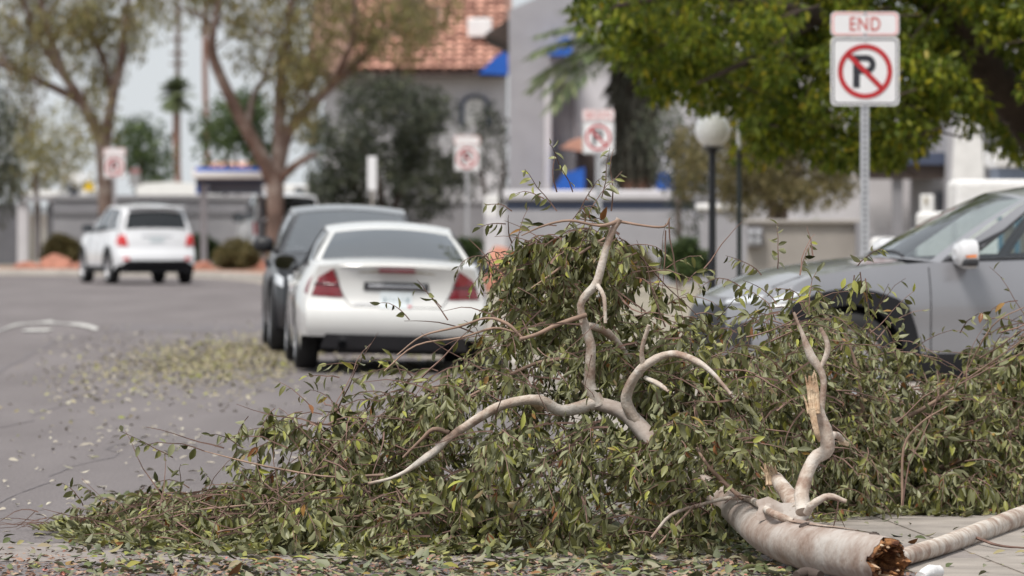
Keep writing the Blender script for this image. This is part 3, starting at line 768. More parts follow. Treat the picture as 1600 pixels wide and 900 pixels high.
def parking_sign(label, px, pyc, pw, Y, text, yaw=0.0, faded=False, group=None, pyg=None):
    """square no-parking plate centred on (px, pyc), pw pixels wide, with a word plate above"""
    c = wp(px, pyc, Y); w = pw*Y/F; h = w/2
    t = Thing('parking_sign', (c[0], Y, 0.1), label, 'road sign', group, rot=(0, 0, yaw), local=True)
    z = c[2] - 0.1
    red, blk, pink, pale = (M['signpink'], M['signfaded'], M['signpink'], M['signpale']) if faded else (M['signred'], M['signblack'], M['signpink'], M['signpale'])
    m = MB(); m.prism(rrect(-h, h, z-h, z+h, w*.07), -0.006, 0.0); pl = t.add('plate', m, M['signwhite'])
    o = rrect(-h*.945, h*.945, z-h*.945, z+h*.945, w*.06); i_ = rrect(-h*.91, h*.91, z-h*.91, z+h*.91, w*.05)
    t.add('border', ring_mb(o, i_, -0.0085, -0.005), blk, parent=pl)
    k = 40; R0, R1 = h*.80, h*.655
    co = [(R0*math.cos(2*math.pi*i/k), z + R0*math.sin(2*math.pi*i/k)) for i in range(k)]
    ci = [(R1*math.cos(2*math.pi*i/k), z + R1*math.sin(2*math.pi*i/k)) for i in range(k)]
    # the letter P
    s = h*0.48
    m = MB(); x0 = -s*0.74; tk = s*0.42
    m.prism([(x0, z-s), (x0+tk, z-s), (x0+tk, z+s), (x0, z+s)], -0.0085, -0.0055)
    kk = 12; zc = z + s*0.42; ro, ri = s*0.58, s*0.58-tk*0.9; xc = x0 + s*0.82
    o_ = [(x0+tk, zc+ro), (xc, zc+ro)] + [(xc+ro*math.cos(math.radians(90-180*i/kk)), zc+ro*math.sin(math.radians(90-180*i/kk))) for i in range(1, kk)] + [(xc, zc-ro), (x0+tk, zc-ro)]
    n_ = [(x0+tk, zc+ri), (xc, zc+ri)] + [(xc+ri*math.cos(math.radians(90-180*i/kk)), zc+ri*math.sin(math.radians(90-180*i/kk))) for i in range(1, kk)] + [(xc, zc-ri), (x0+tk, zc-ri)]
    for i in range(len(o_)-1): m.prism([o_[i], o_[i+1], n_[i+1], n_[i]], -0.0085, -0.0055)
    t.add('letter', m, blk, parent=pl)
    t.add('prohibition_ring', ring_mb(co, ci, -0.0115, -0.009), red, parent=pl)
    a = math.radians(-45); b_ = h*.075; u = (math.cos(a), math.sin(a)); v = (-u[1], u[0])
    m = MB(); m.prism([(u[0]*s1*R1*1.05 + v[0]*s2*b_, z + u[1]*s1*R1*1.05 + v[1]*s2*b_) for s1, s2 in ((-1, -1), (1, -1), (1, 1), (-1, 1))], -0.0115, -0.009)
    t.add('slash', m, red, parent=pl)
    hh = w*0.355; z1 = z + h + w*0.015 + hh/2
    m = MB(); m.prism(rrect(-h, h, z1-hh/2, z1+hh/2, w*.07), -0.006, 0.0); wpn = t.add('word_plate', m, M['signwhite'])
    o = rrect(-h*.96, h*.96, z1-hh*.46, z1+hh*.46, w*.06); i_ = rrect(-h*.915, h*.915, z1-hh*.40, z1+hh*.40, w*.05)
    t.add('border', ring_mb(o, i_, -0.0085, -0.005), pale, parent=wpn)
    if text: t.add('lettering', text_mb(text, hh*.56, w*.15*len(text), 0, z1, -0.0085), pink, parent=wpn)
    m = MB(); pwid = 0.038
    m.box(-pwid, pwid, 0.001, 0.008, 0, z1+hh*.4); m.box(-pwid, -pwid+.012, 0.008, 0.045, 0, z1+hh*.4); m.box(pwid-.012, pwid, 0.008, 0.045, 0, z1+hh*.4)
    po = t.add('post', m, M['galv'])
    m = MB(); zz_ = 0.6
    while zz_ < z - h - 0.02:
        m.prism([(-.008, zz_), (.008, zz_), (.008, zz_+.018), (-.008, zz_+.018)], -0.0015, 0.0005); zz_ += 0.05
    t.add('bolt_holes', m, M['hole'], parent=po, kind='stuff')
    for zb in (z-h*.93, z+h*.93, z1-hh*.42, z1+hh*.44):
        m = MB(); m.lathe([(0.0, -0.016), (0.012, -0.014), (0.014, -0.0085)], 8, 'y', (0, 0, zb)); t.add('bolt', m, M['galv'])
    return t

parking_sign('no parking sign with END plate on perforated steel post beside crossover', 1351.5, 111.5, 107, 51.0, 'END', yaw=math.radians(3))
parking_sign('faded no parking sign with BEGIN plate in front of the grey building', 935, 215, 51, 80.0, 'BEGIN', yaw=math.radians(-14))
parking_sign('small no parking sign before the oleander, right of the parked cars', 730, 247, 40, 135.0, None)
parking_sign('most distant no parking sign, above the white crossover by the gum trunk', 179, 261, 34, 139.0, None)
t = Thing('road_sign', wp(211, 425, 150), 'small red topped white sign right of the left gum trunk', 'road sign')
t.add('plate', box_px(203, 219, 263, 290, 150, 0.01), M['signwhite']); t.add('band', box_px(203.5, 218.5, 263.5, 271, 149.99, 0.008), M['signpale'])
t.add('post', box_px(209.5, 212.5, 290, 0, 150.0, 0.05, 0.1), M['galv'])
t = Thing('road_sign', wp(581, 430, 112), 'narrow white upright sign seen above the dark parked car', 'road sign')
t.add('plate', box_px(574, 588.5, 244, 297, 112, 0.012), M['signwhite']); t.add('post', box_px(579.5, 583.5, 297, 0, 112.0, 0.05, 0.12), M['wall_beige'])
t = Thing('warning_sign', wp(140, 425, 170), 'tiny yellow warning sign left of the gum trunk', 'road sign')
m = MB(); c = wp(139, 291, 170); q = 8*170/F
m.prism([(c[0]-q, c[2]-q*.9), (c[0]+q, c[2]-q*.9), (c[0]+q, c[2]+q*.9), (c[0]-q, c[2]+q*.9)], 170, 170.01); t.add('plate', m, M['yellow'])
t.add('post', box_px(138, 140.5, 298, 0, 170.02, 0.05, 0.1), M['galv'])

# globe lamp
LY = 59.0; lc = wp(1113, 204, LY)
t = Thing('globe_lamp', (lc[0], LY, 0.115), 'black lamp post topped by a white round globe under the tree', 'street lamp')
R = 0.182; m = MB()
m.lathe([(max(0.001, R*math.sin(a)), lc[2] + R*math.cos(a)) for a in np.linspace(0, math.pi*0.86, 18)], 28, 'z', (lc[0], LY, 0)); t.add('globe', m, M['globe'], smooth=180)
m = MB(); m.lathe([(0.10, lc[2]-R*0.93), (0.11, lc[2]-R*0.98), (0.07, lc[2]-R*1.08), (0.045, lc[2]-R*1.3)], 20, 'z', (lc[0], LY, 0)); t.add('collar', m, M['darkmetal'], smooth=40)
m = MB(); m.lathe([(0.038, lc[2]-R*1.2), (0.042, 0.7), (0.044, 0.62), (0.075, 0.55), (0.08, 0.2), (0.11, 0.16), (0.11, 0.115)], 20, 'z', (lc[0], LY, 0)); t.add('post', m, M['darkmetal'], smooth=40)
# slim pole with white top
c = wp(1155, 190, 56)
t = Thing('slim_pole', (c[0], 56, 0.115), 'slim dark green pole with white top right of the globe lamp', 'pole')
m = MB(); m.lathe([(0.026, 0.115), (0.024, wp(0, 233, 56)[2])], 12, 'z', (c[0], 56, 0)); t.add('shaft', m, M['greenmetal'], smooth=40)
m = MB(); m.lathe([(0.027, wp(0, 233, 56)[2]), (0.027, wp(0, 186, 56)[2]), (0.001, wp(0, 185, 56)[2])], 12, 'z', (c[0], 56, 0)); t.add('top_sleeve', m, M['white'], smooth=40)
# distant utility pole
c = wp(276, 300, 300)
t = Thing('utility_pole', (c[0], 300, 0), 'distant thin utility pole with crossarms above the small palm', 'utility pole')
m = MB(); m.tube([(c[0], 301, 0), (c[0], 301, 16)], [0.17, 0.12], 8); t.add('shaft', m, M['bark_grey'])
for py in (62, 84, 100):
    zc = wp(0, py, 301)[2]; m = MB(); m.box(c[0]-.42, c[0]+.42, 300.8, 300.9, zc-.06, zc+.06); t.add('crossarm', m, M['bark_grey'])

# boulders
def boulder(label, px, py, wpx, hpx, Y, material, seed):
    r = np.random.default_rng(seed); b = wp(px, py, Y); b[2] = max(b[2], 0.1); s = Y/F
    bm = bmesh.new(); bmesh.ops.create_icosphere(bm, subdivisions=3, radius=1)
    dirs = r.normal(size=(14, 3)); dirs = norm(dirs); off = r.uniform(0.72, 0.98, 14)
    for v in bm.verts:
        c = np.array(v.co); d = dirs @ c
        k = min(1.0, float(np.min(np.where(d > 0.05, off/np.maximum(d, 0.05), 9))))
        c = c*k*(1 + r.uniform(-.015, .015))
        v.co = (c[0]*wpx*s*0.5*1.08, c[1]*wpx*s*0.4, max(-0.05, c[2]*hpx*s*1.05))
    me = bpy.data.meshes.new('boulder'); bm.to_mesh(me); bm.free(); me.materials.append(material)
    o = link('boulder', me); o.location = (b[0], Y, 0.1)
    tag(o, label, 'boulder', 'red boulders in the gravel beds'); return o
boulder('low red boulder nearest the pale pillar on far left', 44, 424, 46, 11, 139, M['redrock'], 1)
boulder('largest rounded red boulder before the clipped hedge', 88, 424, 52, 22, 139.5, M['redrock'], 2)
boulder('flat red boulder touching the white crossover front wheel', 122, 424, 26, 12, 138, M['redrock'], 3)
boulder('small red boulder between shelter post and olive bush', 318, 424, 34, 14, 138, M['redrock'], 4)
boulder('red boulder right of the olive bush beside the dark car', 402, 424, 36, 18, 138, M['redrock'], 5)
boulder('salmon red boulder at the foot of the white gate pillar', 792, 430, 80, 80, 100, M['redrock'], 6)

# ------------------------------------------------------------------ cars
def smf(pts, k=0.12):
    """smoothed piecewise-linear function"""
    p = np.array(pts, float); lo, hi = p[0, 0]-0.6, p[-1, 0]+0.6
    x = np.linspace(lo, hi, 600); y = np.interp(x, p[:, 0], p[:, 1]); dx = x[1]-x[0]
    n = max(1, int(k*2.5/dx)); g = np.exp(-0.5*((np.arange(-n, n+1)*dx)/max(k, 1e-4))**2); g /= g.sum()
    ys_ = np.convolve(np.pad(y, n, mode='edge'), g, 'valid')
    return lambda v: float(np.interp(v, x, ys_))

def make_car(name, label, sp, loc, rotz, roll=0.0, group=None):
    t = Thing(name, loc, label, 'car', group, rot=(0, roll, rotz), local=True)
    L, W, wr = sp['L'], sp['W'], sp['wr']
    ya, yb = -L/2, L/2
    axf, axr = sp['axf'], sp['axr']
    ztop = smf(sp['top'], sp.get('topk', 0.10)); plan = smf(sp['plan'], 0.10); side = smf(sp['side'], 0.06)
    pr = smf(sp['rear'], 0.035); pf = smf(sp['front'], 0.04)
    zr = sp['zr']; ar = wr + sp.get('arch_gap', 0.055)
    def zbot(y):
        z = zr + (sp['zrear'] - zr)*max(0, (axr-ar-0.03 - y)/0.35 if y < axr-ar-0.03 else 0)
        z = min(z, max(zr, sp['zrear'])) if y < axr else zr
        if y > axf+ar: z = zr + (sp['zfront']-zr)*min(1, (y-axf-ar)/0.3)
        for a in (axf, axr):
            d = abs(y-a)
            if d < ar: z = max(z, wr + math.sqrt(ar*ar-d*d))
        return z
    def fade(y):
        return max(0.0, 1-(y-ya)/0.55)**1.5, max(0.0, 1-(yb-y)/0.7)**1.5
    def sideX(y, z):
        return W*plan(y)*side(z)
    cr, cf = sp.get('cr', 0.10), sp.get('cf', 0.22)
    def endy(y, u, z):
        fr_, ff = fade(y)
        return y + fr_*(pr(z) + cr*abs(u)**3.2) - ff*(pf(z) + cf*abs(u)**2.6)
    def rear(x, z):
        return (x, ya + pr(z) + cr*abs(x/(W*plan(ya)*side(z)))**3.2, z)
    def front(x, z):
        return (x, yb - pf(z) - cf*abs(x/(W*plan(yb)*side(z)))**2.6, z)
    NR = 12; cols = [1, .93, .8, .6, .35, .12, 0]
    cols = cols + [-c for c in cols[-2::-1]]
    st = set(np.round(np.linspace(ya, yb, 64), 4))
    for a in (axf, axr): st |= set(np.round(a + ar*np.array([-1.0005, -.97, -.9, -.8, -.65, -.45, -.2, 0, .2, .45, .65, .8, .9, .97, 1.0005]), 4))
    st |= set(np.round([ya+.02, ya+.05, ya+.09, yb-.02, yb-.05, yb-.1, sp['yrb'], sp['yc']], 4))
    st = sorted(s for s in st if ya <= s <= yb)
    crown_h = sp.get('crown', 0.05)
    def section(y):
        zb, zt = zbot(y), ztop(y); out = []
        for j in range(NR+1):
            z = zb + (zt-zb)*j/NR
            x = sideX(y, z); out.append((x, endy(y, 1, z), z))
        for c in cols[1:-1]:
            z = zt + crown_h*(1-abs(c)**2.2); x = sideX(y, zt)*c
            out.append((x, endy(y, c, zt), z))
        for j in range(NR, -1, -1):
            z = zb + (zt-zb)*j/NR
            x = sideX(y, z); out.append((-x, endy(y, -1, z), z))
        return out
    S = [section(y) for y in st]; nv = len(S[0])
    c0, c1 = NR, nv-1-NR
    def skip(i, j):
        ym = 0.5*(st[i]+st[i+1])
        return c0 <= j < c1 and sp['yrb'] < ym < sp['yc']
    m = MB(); m.grid(lambda i, j: S[i][j], len(st), nv, skip)
    for end, fn in ((0, rear), (len(st)-1, front)):
        y = st[end]; zb, zt = zbot(y), ztop(y); rows = []
        for j in range(NR+1):
            z = zb + (zt-zb)*j/NR; x = sideX(y, z)
            rows.append([fn(x*c*0.99999, z) for c in cols])
        rows.append([S[end][c0+q] for q in range(len(cols))])
        m.grid(lambda i, j: rows[i][j], NR+2, len(cols))
    body = t.add('body', m, sp['paint'], smooth=38, weld=True)
    # floor, wheel wells, underside
    m = MB(); m.box(-W*.86, W*.86, ya+.22, axr-ar-.02, sp['zrear']-0.02, 0.52); m.box(-W*.86, W*.86, axf+ar+.02, yb-.35, sp['zfront']-.02, 0.52)
    m.box(-W*.93, W*.93, axr+ar+.01, axf-ar-.01, zr-.03, zr+.12); m.box(-W*.55, W*.55, axr-ar-.02, axr+ar+.01, zr-.03, 0.5); m.box(-W*.55, W*.55, axf-ar-.01, axf+ar+.02, zr-.03, 0.5)
    t.add('underbody', m, M['plastic'])
    for a in (axf, axr):
        for s in (-1, 1):
            m = MB(); k = 16
            m.grid(lambda i, j: (s*(W*.55 + (W*.42)*j), a + ar*math.cos(math.pi*i/k), wr + ar*math.sin(math.pi*i/k) - 0.004), k+1, 2)
            m.add([(s*W*.55, a + ar*math.cos(math.pi*i/k), wr + ar*math.sin(math.pi*i/k)) for i in range(k+1)], [tuple(range(k+1))])
            t.add('wheel_arch_liner', m, M['plastic'])
    # wheels
    tw_ = sp['tw']
    tyre = MB(); tyre.lathe([(wr*.66, -tw_/2+.01), (wr*.80, -tw_/2), (wr*.95, -tw_/2+.008), (wr, -tw_/2+.035), (wr, tw_/2-.035), (wr*.95, tw_/2-.008), (wr*.80, tw_/2), (wr*.66, tw_/2-.01)], 36, 'x')
    tyre_me = make_mesh('tyre', tyre, M['tyre'], smooth=50)
    rim = MB(); rim.lathe([(wr*.67, -tw_/2+.004), (wr*.62, -tw_/2+.012), (wr*.58, -tw_/2+.06), (wr*.56, tw_/2-.02)], 36, 'x')
    rim.lathe([(wr*.57, -.01), (0.001, -.01)], 24, 'x')
    rim.lathe([(0.001, -tw_/2+.012), (wr*.14, -tw_/2+.014), (wr*.17, -tw_/2+.05)], 16, 'x')
    for k in range(sp.get('spokes', 5)):
        a = 2*math.pi*k/sp.get('spokes', 5); ca, sa = math.cos(a), math.sin(a); wd_ = wr*.085
        def pt(r, w, h): return (h, r*ca - w*sa, r*sa + w*ca)
        v = [pt(wr*.1, -wd_, -tw_/2+.03), pt(wr*.1, wd_, -tw_/2+.03), pt(wr*.63, wd_*1.25, -tw_/2+.012), pt(wr*.63, -wd_*1.25, -tw_/2+.012),
             pt(wr*.1, -wd_, -tw_/2+.06), pt(wr*.1, wd_, -tw_/2+.06), pt(wr*.63, wd_*1.25, -tw_/2+.05), pt(wr*.63, -wd_*1.25, -tw_/2+.05)]
        rim.add(v, [(0, 1, 2, 3), (4, 7, 6, 5), (0, 3, 7, 4), (1, 5, 6, 2), (2, 6, 7, 3), (0, 4, 5, 1)])
    rim_me = make_mesh('rim', rim, sp.get('rim', M['rim']), smooth=40)
    hub_me = make_mesh('hub', MB().lathe([(wr*.5, .02), (wr*.5, .04), (0.02, .05)], 20, 'x'), M['plastic'])
    for a in (axf, axr):
        for s in (-1, 1):
            we = link('wheel', tyre_me, t.o); we.location = (s*(sp['track']), a, wr); we.rotation_euler = (0, 0, 0 if s < 0 else math.pi)
            if a == axf and sp.get('steer'): we.rotation_euler.z += sp['steer']
            link('rim', rim_me, we); link('brake_disc', hub_me, we)
    # greenhouse
    yc, yrb = sp['yc'], sp['yrb']; zc = ztop(yc); zrb = ztop(yrb)
    ywt, zwt, yrt, zrt, Wr = sp['ywt'], sp['zwt'], sp['yrt'], sp['zrt'], sp['Wr']
    zmax = sp['H']
    def belt(s):
        y = sp['ycs'] + (sp['yrs']-sp['ycs'])*s; z = ztop(y)
        return np.array([sideX(y, z)-sp.get('inset', 0.035), y, z-0.004])
    rz_ = smf([(0, zwt), (0.25, zmax-0.035), (0.6, zmax-0.03), (1, zrt)], 0.10)
    def roofc(s):
        y = ywt + (yrt-ywt)*s
        return np.array([Wr*(1-0.05*(2*s-1)**2), y, rz_(s)])
    bul = sp.get('bulge', 0.03)
    def SP(s, tt, sgn):
        p = belt(s)*(1-tt) + roofc(s)*tt
        p = p + np.array([bul*math.sin(math.pi*tt), 0, 0])
        return (sgn*p[0], p[1], p[2])
    rc_ = sp.get('roof_crown', 0.05)
    def arcpt(p, u, bow, crn):
        return np.array([p[0]*u, p[1] + bow*(1-u*u), p[2] + crn*(1-u*u)])
    bowF = yc - sp['ycs']; bowR = yrb - sp['yrs']
    def FP(u, v):
        a = arcpt(belt(0), u, bowF, crown_h*.8); b = arcpt(roofc(0), u, 0.07, rc_)
        p = a*(1-v) + b*v; n = math.sin(math.pi*v)*0.03
        return (p[0], p[1] + n*0.5, p[2] + n*0.6)
    def RP(u, v):
        a = arcpt(belt(1), u, bowR, crown_h*.8); b = arcpt(roofc(1), u, -0.06, rc_)
        p = a*(1-v) + b*v; n = math.sin(math.pi*v)*0.03
        return (p[0], p[1] - n*0.5, p[2] + n*0.5)
    # roof and pillars
    m = MB(); NS = 14; us = np.linspace(-1, 1, 13)
    m.grid(lambda i, j: tuple(np.array([0, (0.07*(1-us[j]**2))*(1-i/(NS-1)) - 0.06*(1-us[j]**2)*(i/(NS-1)), rc_*(1-us[j]**2)]) + roofc(i/(NS-1))*np.array([us[j], 1, 1])), NS, 13)
    wins = sp['wins']
    sl_ = sorted(set([0, 1] + [w_[0] for w_ in wins] + [w_[1] for w_ in wins])); t0, t1 = sp.get('wt', (0.04, 0.90))
    sl2 = []
    for a, b in zip(sl_[:-1], sl_[1:]): sl2 += list(np.linspace(a, b, 5)[:-1])
    sl2.append(1.0); tl_ = [0, t0] + list(np.linspace(t0, t1, 5)[1:-1]) + [t1, 1]
    for sgn in (-1, 1):
        def skipw(i, j):
            sm_ = .5*(sl2[i]+sl2[i+1]); tm = .5*(tl_[j]+tl_[j+1])
            return any(w_[0] < sm_ < w_[1] for w_ in wins) and t0 < tm < t1
        m.grid(lambda i, j: SP(sl2[i], tl_[j], sgn), len(sl2), len(tl_), skipw)
    fu, fv = sp.get('wf', (0.93, 0.02, 0.95)), sp.get('rf', (0.92, 0.05, 0.93))
    for fn, q in ((FP, fu), (RP, fv)):
        uu = [-1, -q[0]] + list(np.linspace(-q[0], q[0], 9)[1:-1]) + [q[0], 1]; vv = [0, q[1]] + list(np.linspace(q[1], q[2], 6)[1:-1]) + [q[2], 1]
        m.grid(lambda i, j: fn(uu[i], vv[j]), len(uu), len(vv), lambda i, j: 0 < i < len(uu)-2 and 0 < j < len(vv)-2)
    t.add('roof', m, sp.get('roofpaint', sp['paint']), smooth=42, weld=True)
    def glass(nm, fn, a0, a1, b0, b1, mt, na=9, nb=6):
        g = MB(); g.grid(lambda i, j: fn(a0 + (a1-a0)*i/(na-1), b0 + (b1-b0)*j/(nb-1)), na, nb)
        return t.add(nm, g, mt, smooth=180)
    gl = sp.get('glass', M['glass'])
    glass('windshield', FP, -fu[0], fu[0], fu[1], fu[2], sp.get('glassF', gl)); glass('rear_window', RP, -fv[0], fv[0], fv[1], fv[2], sp.get('glassR', gl))
    for w_ in wins:
        for sgn in (-1, 1): glass('side_window', lambda a, b, sgn=sgn: SP(a, b, sgn), w_[0], w_[1], t0, t1, sp.get('glassS', gl))
    # dark gasket around side windows
    for sgn in (-1, 1):
        g = MB()
        for w_ in wins:
            loop = [SP(a, t0, sgn) for a in np.linspace(w_[0], w_[1], 7)] + [SP(w_[1], b, sgn) for b in np.linspace(t0, t1, 5)[1:]] + \
                   [SP(a, t1, sgn) for a in np.linspace(w_[1], w_[0], 7)[1:]] + [SP(w_[0], b, sgn) for b in np.linspace(t1, t0, 5)[1:]]
            g.tube(loop, 0.011, 5, cap=False)
        t.add('window_trim', g, sp.get('trim', M['plastic']))
    # interior
    zf = zr + 0.12
    m = MB(); m.box(-W*.80, W*.80, sp['ycs']-.25, sp['ycs']+.25, zf+.3, ztop(sp['ycs'])-.02); t.add('dashboard', m, M['cabin'], bevel=0.06)
    sy = sp['ycs'] - 1.05
    for dy, xs_ in ((0, (-.38, .38)), (-0.88, (-.42, 0, .42))):
        for x in xs_:
            y0 = sy+dy
            m = MB(); w2 = .24 if dy == 0 else .13
            m.prism([(x-w2, zf+.22), (x+w2, zf+.22), (x+w2*.85, zmax-.52), (x-w2*.85, zmax-.52)], y0-.22, y0-.08)
            m.box(x-w2, x+w2, y0-.1, y0+.4, zf+.05, zf+.3)
            m.box(x-.12, x+.12, y0-.24, y0-.15, zmax-.48, zmax-.30)
            t.add('seat', m, M['cabin'], bevel=0.04)
    m = MB(); k = 24
    m.tube([(-.38 + .18*math.cos(2*math.pi*i/k), sp['ycs']-.42 + .05*math.sin(2*math.pi*i/k), ztop(sp['ycs'])-.04 + .17*math.sin(2*math.pi*i/k)) for i in range(k+1)], .014, 6, cap=False)
    t.add('steering_wheel', m, M['plastic'], smooth=180)
    m = MB(); m.box(-W*.88, W*.88, sp['yrs']+.02, sp['yrs']+.5, zf+.1, zrb-.03); t.add('parcel_shelf', m, M['cabin'])
    # mirrors
    my = sp['ycs'] - sp.get('mirror_dy', 0.30); mz = ztop(my) + sp.get('mirror_dz', 0.09)
    for s in (-1, 1):
        bx_ = sideX(my, ztop(my))
        m = MB(); vs = []; kk = 12; mw, mh = sp.get('mirror_size', (0.115, 0.085))
        for q, (yy, sc) in enumerate(((0.085, .35), (0.06, .72), (0.01, .97), (-0.05, 1.0), (-0.058, .93), (-0.052, .90))):
            vs.append([(s*(bx_ + 0.12 + mw*sc*math.copysign(abs(math.cos(a))**.7, math.cos(a))*s*s), my+yy, mz + mh*sc*math.copysign(abs(math.sin(a))**.7, math.sin(a))) for a in np.linspace(0, 2*math.pi, kk, endpoint=False)])
        for q in range(5):
            m.add(vs[q]+vs[q+1], [(i, (i+1) % kk, kk+(i+1) % kk, kk+i) for i in range(kk)])
        m.add(vs[0], [tuple(range(kk))])
        mo = t.add('mirror', m, sp.get('mirror', sp['paint']), smooth=60)
        m = MB(); m.add([(x, y+.004, z) for x, y, z in vs[5]], [tuple(range(kk))]); t.add('mirror_glass', m, M['glassdark'], parent=mo)
        m = MB(); m.tube([(s*(bx_-.03), my, mz-.06), (s*(bx_+.08), my+.01, mz-.055)], [.03, .025], 6); t.add('mirror_arm', m, M['plastic'], parent=mo)
        if sp.get('mirror_low'):
            m = MB(); lo = [(x, y, z) for x, y, z in [(s*(bx_+.12+mw*1.02*c), my-.055, mz-.035) for c in (-1, 1)] + [(s*(bx_+.12+mw*.98*c), my+.055, mz-.035) for c in (1, -1)]]
            m.add(lo + [(x*1.0, y, mz-.09) for x, y, z in lo], [(0, 1, 2, 3), (7, 6, 5, 4)] + [(i, (i+1) % 4, 4+(i+1) % 4, 4+i) for i in range(4)])
            t.add('mirror_base', m, M['plastic'], parent=mo, bevel=0.02)
            m = MB(); m.add([(s*(bx_+.12-mw*.2), my+.078, mz-.036), (s*(bx_+.12+mw*.97), my+.03, mz-.026), (s*(bx_+.12+mw*1.05), my-.03, mz-.022), (s*(bx_+.12+mw*1.05), my-.03, mz-.004), (s*(bx_+.12+mw*.98), my+.036, mz-.008), (s*(bx_+.12-mw*.2), my+.082, mz-.022)],
                            [(0, 1, 4, 5), (1, 2, 3, 4)]); t.add('indicator', m, M['amber'], parent=mo)
    # door seams, handles
    for s in (-1, 1):
        for ys_, z0_, z1_ in sp.get('seams', ()):
            m = MB(); zz_ = np.linspace(z0_, z1_, 8)
            m.tube([(s*(sideX(ys_+sp.get('seam_rake', 0)*(z-z0_), z)+0.0005), ys_+sp.get('seam_rake', 0)*(z-z0_), z) for z in zz_], 0.005, 4); t.add('door_seam', m, M['plastic'])
        for yh, zh in sp.get('handles', ()):
            m = MB(); m.tube([(s*(sideX(yh+d, zh)+o_), yh+d, zh+d*.1) for d, o_ in ((-.11, .0), (-.09, .03), (0, .038), (.09, .03), (.11, 0))], .014, 6)
            t.add('door_handle', m, sp['paint'], smooth=60)
    ctx = dict(t=t, rear=rear, front=front, sideX=sideX, ztop=ztop, zbot=zbot, W=W, ya=ya, yb=yb, FP=FP, RP=RP, SP=SP, body=body, ar=ar, wr=wr, axf=axf, axr=axr, endy=endy, plan=plan, side=side)
    return ctx

def patch(ctx, name, where, quad, material, off=0.012, n=7, parent=None, smooth=60, sgn=1):
    """raised panel on a car surface; quad = 4 corners (a, z) where a is x (rear/front) or y (side)"""
    q = [np.array(c, float) for c in quad]; m = MB(); G = []
    for lay, o in ((0, off), (1, -0.03)):
        for i in range(n):
            for j in range(n):
                u, v = i/(n-1), j/(n-1)
                a, z = q[0]*(1-u)*(1-v) + q[1]*u*(1-v) + q[2]*u*v + q[3]*(1-u)*v
                e = max(abs(u-.5), abs(v-.5))*2
                oo = o - (0.006*e**6 if lay == 0 else 0)
                if where == 'rear': x, y, z2 = ctx['rear'](a, z); p = (x, y-oo, z2)
                elif where == 'front': x, y, z2 = ctx['front'](a, z); p = (x, y+oo, z2)
                else:
                    fy = ctx['endy'](a, 1, z); p = (sgn*(ctx['sideX'](a, z)+oo), fy, z)
                G.append(p)
    f = []
    for i in range(n-1):
        for j in range(n-1): f.append((i*n+j, (i+1)*n+j, (i+1)*n+j+1, i*n+j+1))
    k = n*n
    ring = [i*n for i in range(n)] + [(n-1)*n+j for j in range(1, n)] + [i*n+n-1 for i in range(n-2, -1, -1)] + [j for j in range(n-2, 0, -1)]
    for a, b in zip(ring, ring[1:]+ring[:1]): f.append((a, b, b+k, a+k))
    m.add(G, f)
    return ctx['t'].add(name, m, material, smooth=smooth, parent=parent)

def arch_trim(ctx, ax, sgn, w_in, w_out, material, pts=26, out=0.012, square=0.0):
    """lip round a wheel arch"""
    m = MB(); ar, wr = ctx['ar'], ctx['wr']
    def P(i, j):
        a = math.pi*(-0.08 + 1.16*i/(pts-1)); r = ar + (w_in if j in (0, 1) else w_out)
        y = ax + r*math.cos(a); z = wr + r*math.sin(a)
        if square and j in (2, 3):
            k = max(abs(math.cos(a)), abs(math.sin(a))); k = 1/(k**square); y = ax + r*k*math.cos(a); z = wr + r*k*math.sin(a)
        z = max(z, 0.16); o = (-0.05, out, out, -0.05)[j]
        return (sgn*(ctx['sideX'](y, max(z, 0.3)) + o), y, z)
    m.grid(P, pts, 4)
    return ctx['t'].add('wheel_arch_trim', m, material, smooth=50)

# --- white sedan, seen from behind
sedan = dict(L=5.0, W=0.935, H=1.42, wr=0.335, tw=0.225, track=0.80, axf=1.52, axr=-1.36, zr=0.20, zrear=0.34, zfront=0.24, paint=M['carwhite'],
    top=[(-2.5, 1.005), (-2.3, 1.035), (-1.75, 1.06), (-1.2, 1.03), (0.6, 0.93), (1.0, 0.93), (1.6, 0.87), (2.2, 0.76), (2.5, 0.64)],
    plan=[(-2.5, 0.90), (-2.25, 0.955), (-1.7, 0.995), (-0.5, 1.0), (1.2, 0.99), (2.0, 0.95), (2.5, 0.86)],
    side=[(0.15, 0.93), (0.33, 0.975), (0.55, 1.0), (0.70, 0.995), (0.85, 0.955), (0.95, 0.905), (1.10, 0.82)],
    rear=[(0.2, 0.10), (0.34, 0.05), (0.42, 0.0), (0.58, 0.0), (0.63, 0.03), (0.66, 0.075), (0.80, 0.085), (0.93, 0.075), (0.99, 0.035), (1.06, 0.03)],
    front=[(0.2, 0.08), (0.4, 0.0), (0.6, 0.03), (0.8, 0.22)],
    yc=1.12, ycs=0.86, ywt=0.22, zwt=1.33, yrt=-1.05, zrt=1.335, yrb=-1.78, yrs=-1.70, Wr=0.60, cr=0.13, crown=0.045, roof_crown=0.055,
    wins=[(0.10, 0.47), (0.51, 0.86)], glassR=M['glassmirror'], glassS=M['glassdark'], rf=(0.93, 0.03, 0.90), mirror=M['plastic'],
    seams=[(0.75, 0.3, 0.9), (-0.25, 0.3, 0.95), (-1.0, 0.6, 0.98)], handles=[(-0.05, 0.80), (-0.95, 0.83)], mirror_dz=0.07, mirror_size=(0.115, 0.075))
ro = math.radians(4.0)
SX, SY = wp(616, 0, 53.8)[0], 53.8
ctx = make_car('parked_car', 'white sedan parked nearest, rear end to the camera with dark red lamps', sedan,
               (SX - 2.5*math.sin(ro), SY + 2.5*math.cos(ro), 0.0), ro, roll=math.radians(1.6))
t = ctx['t']
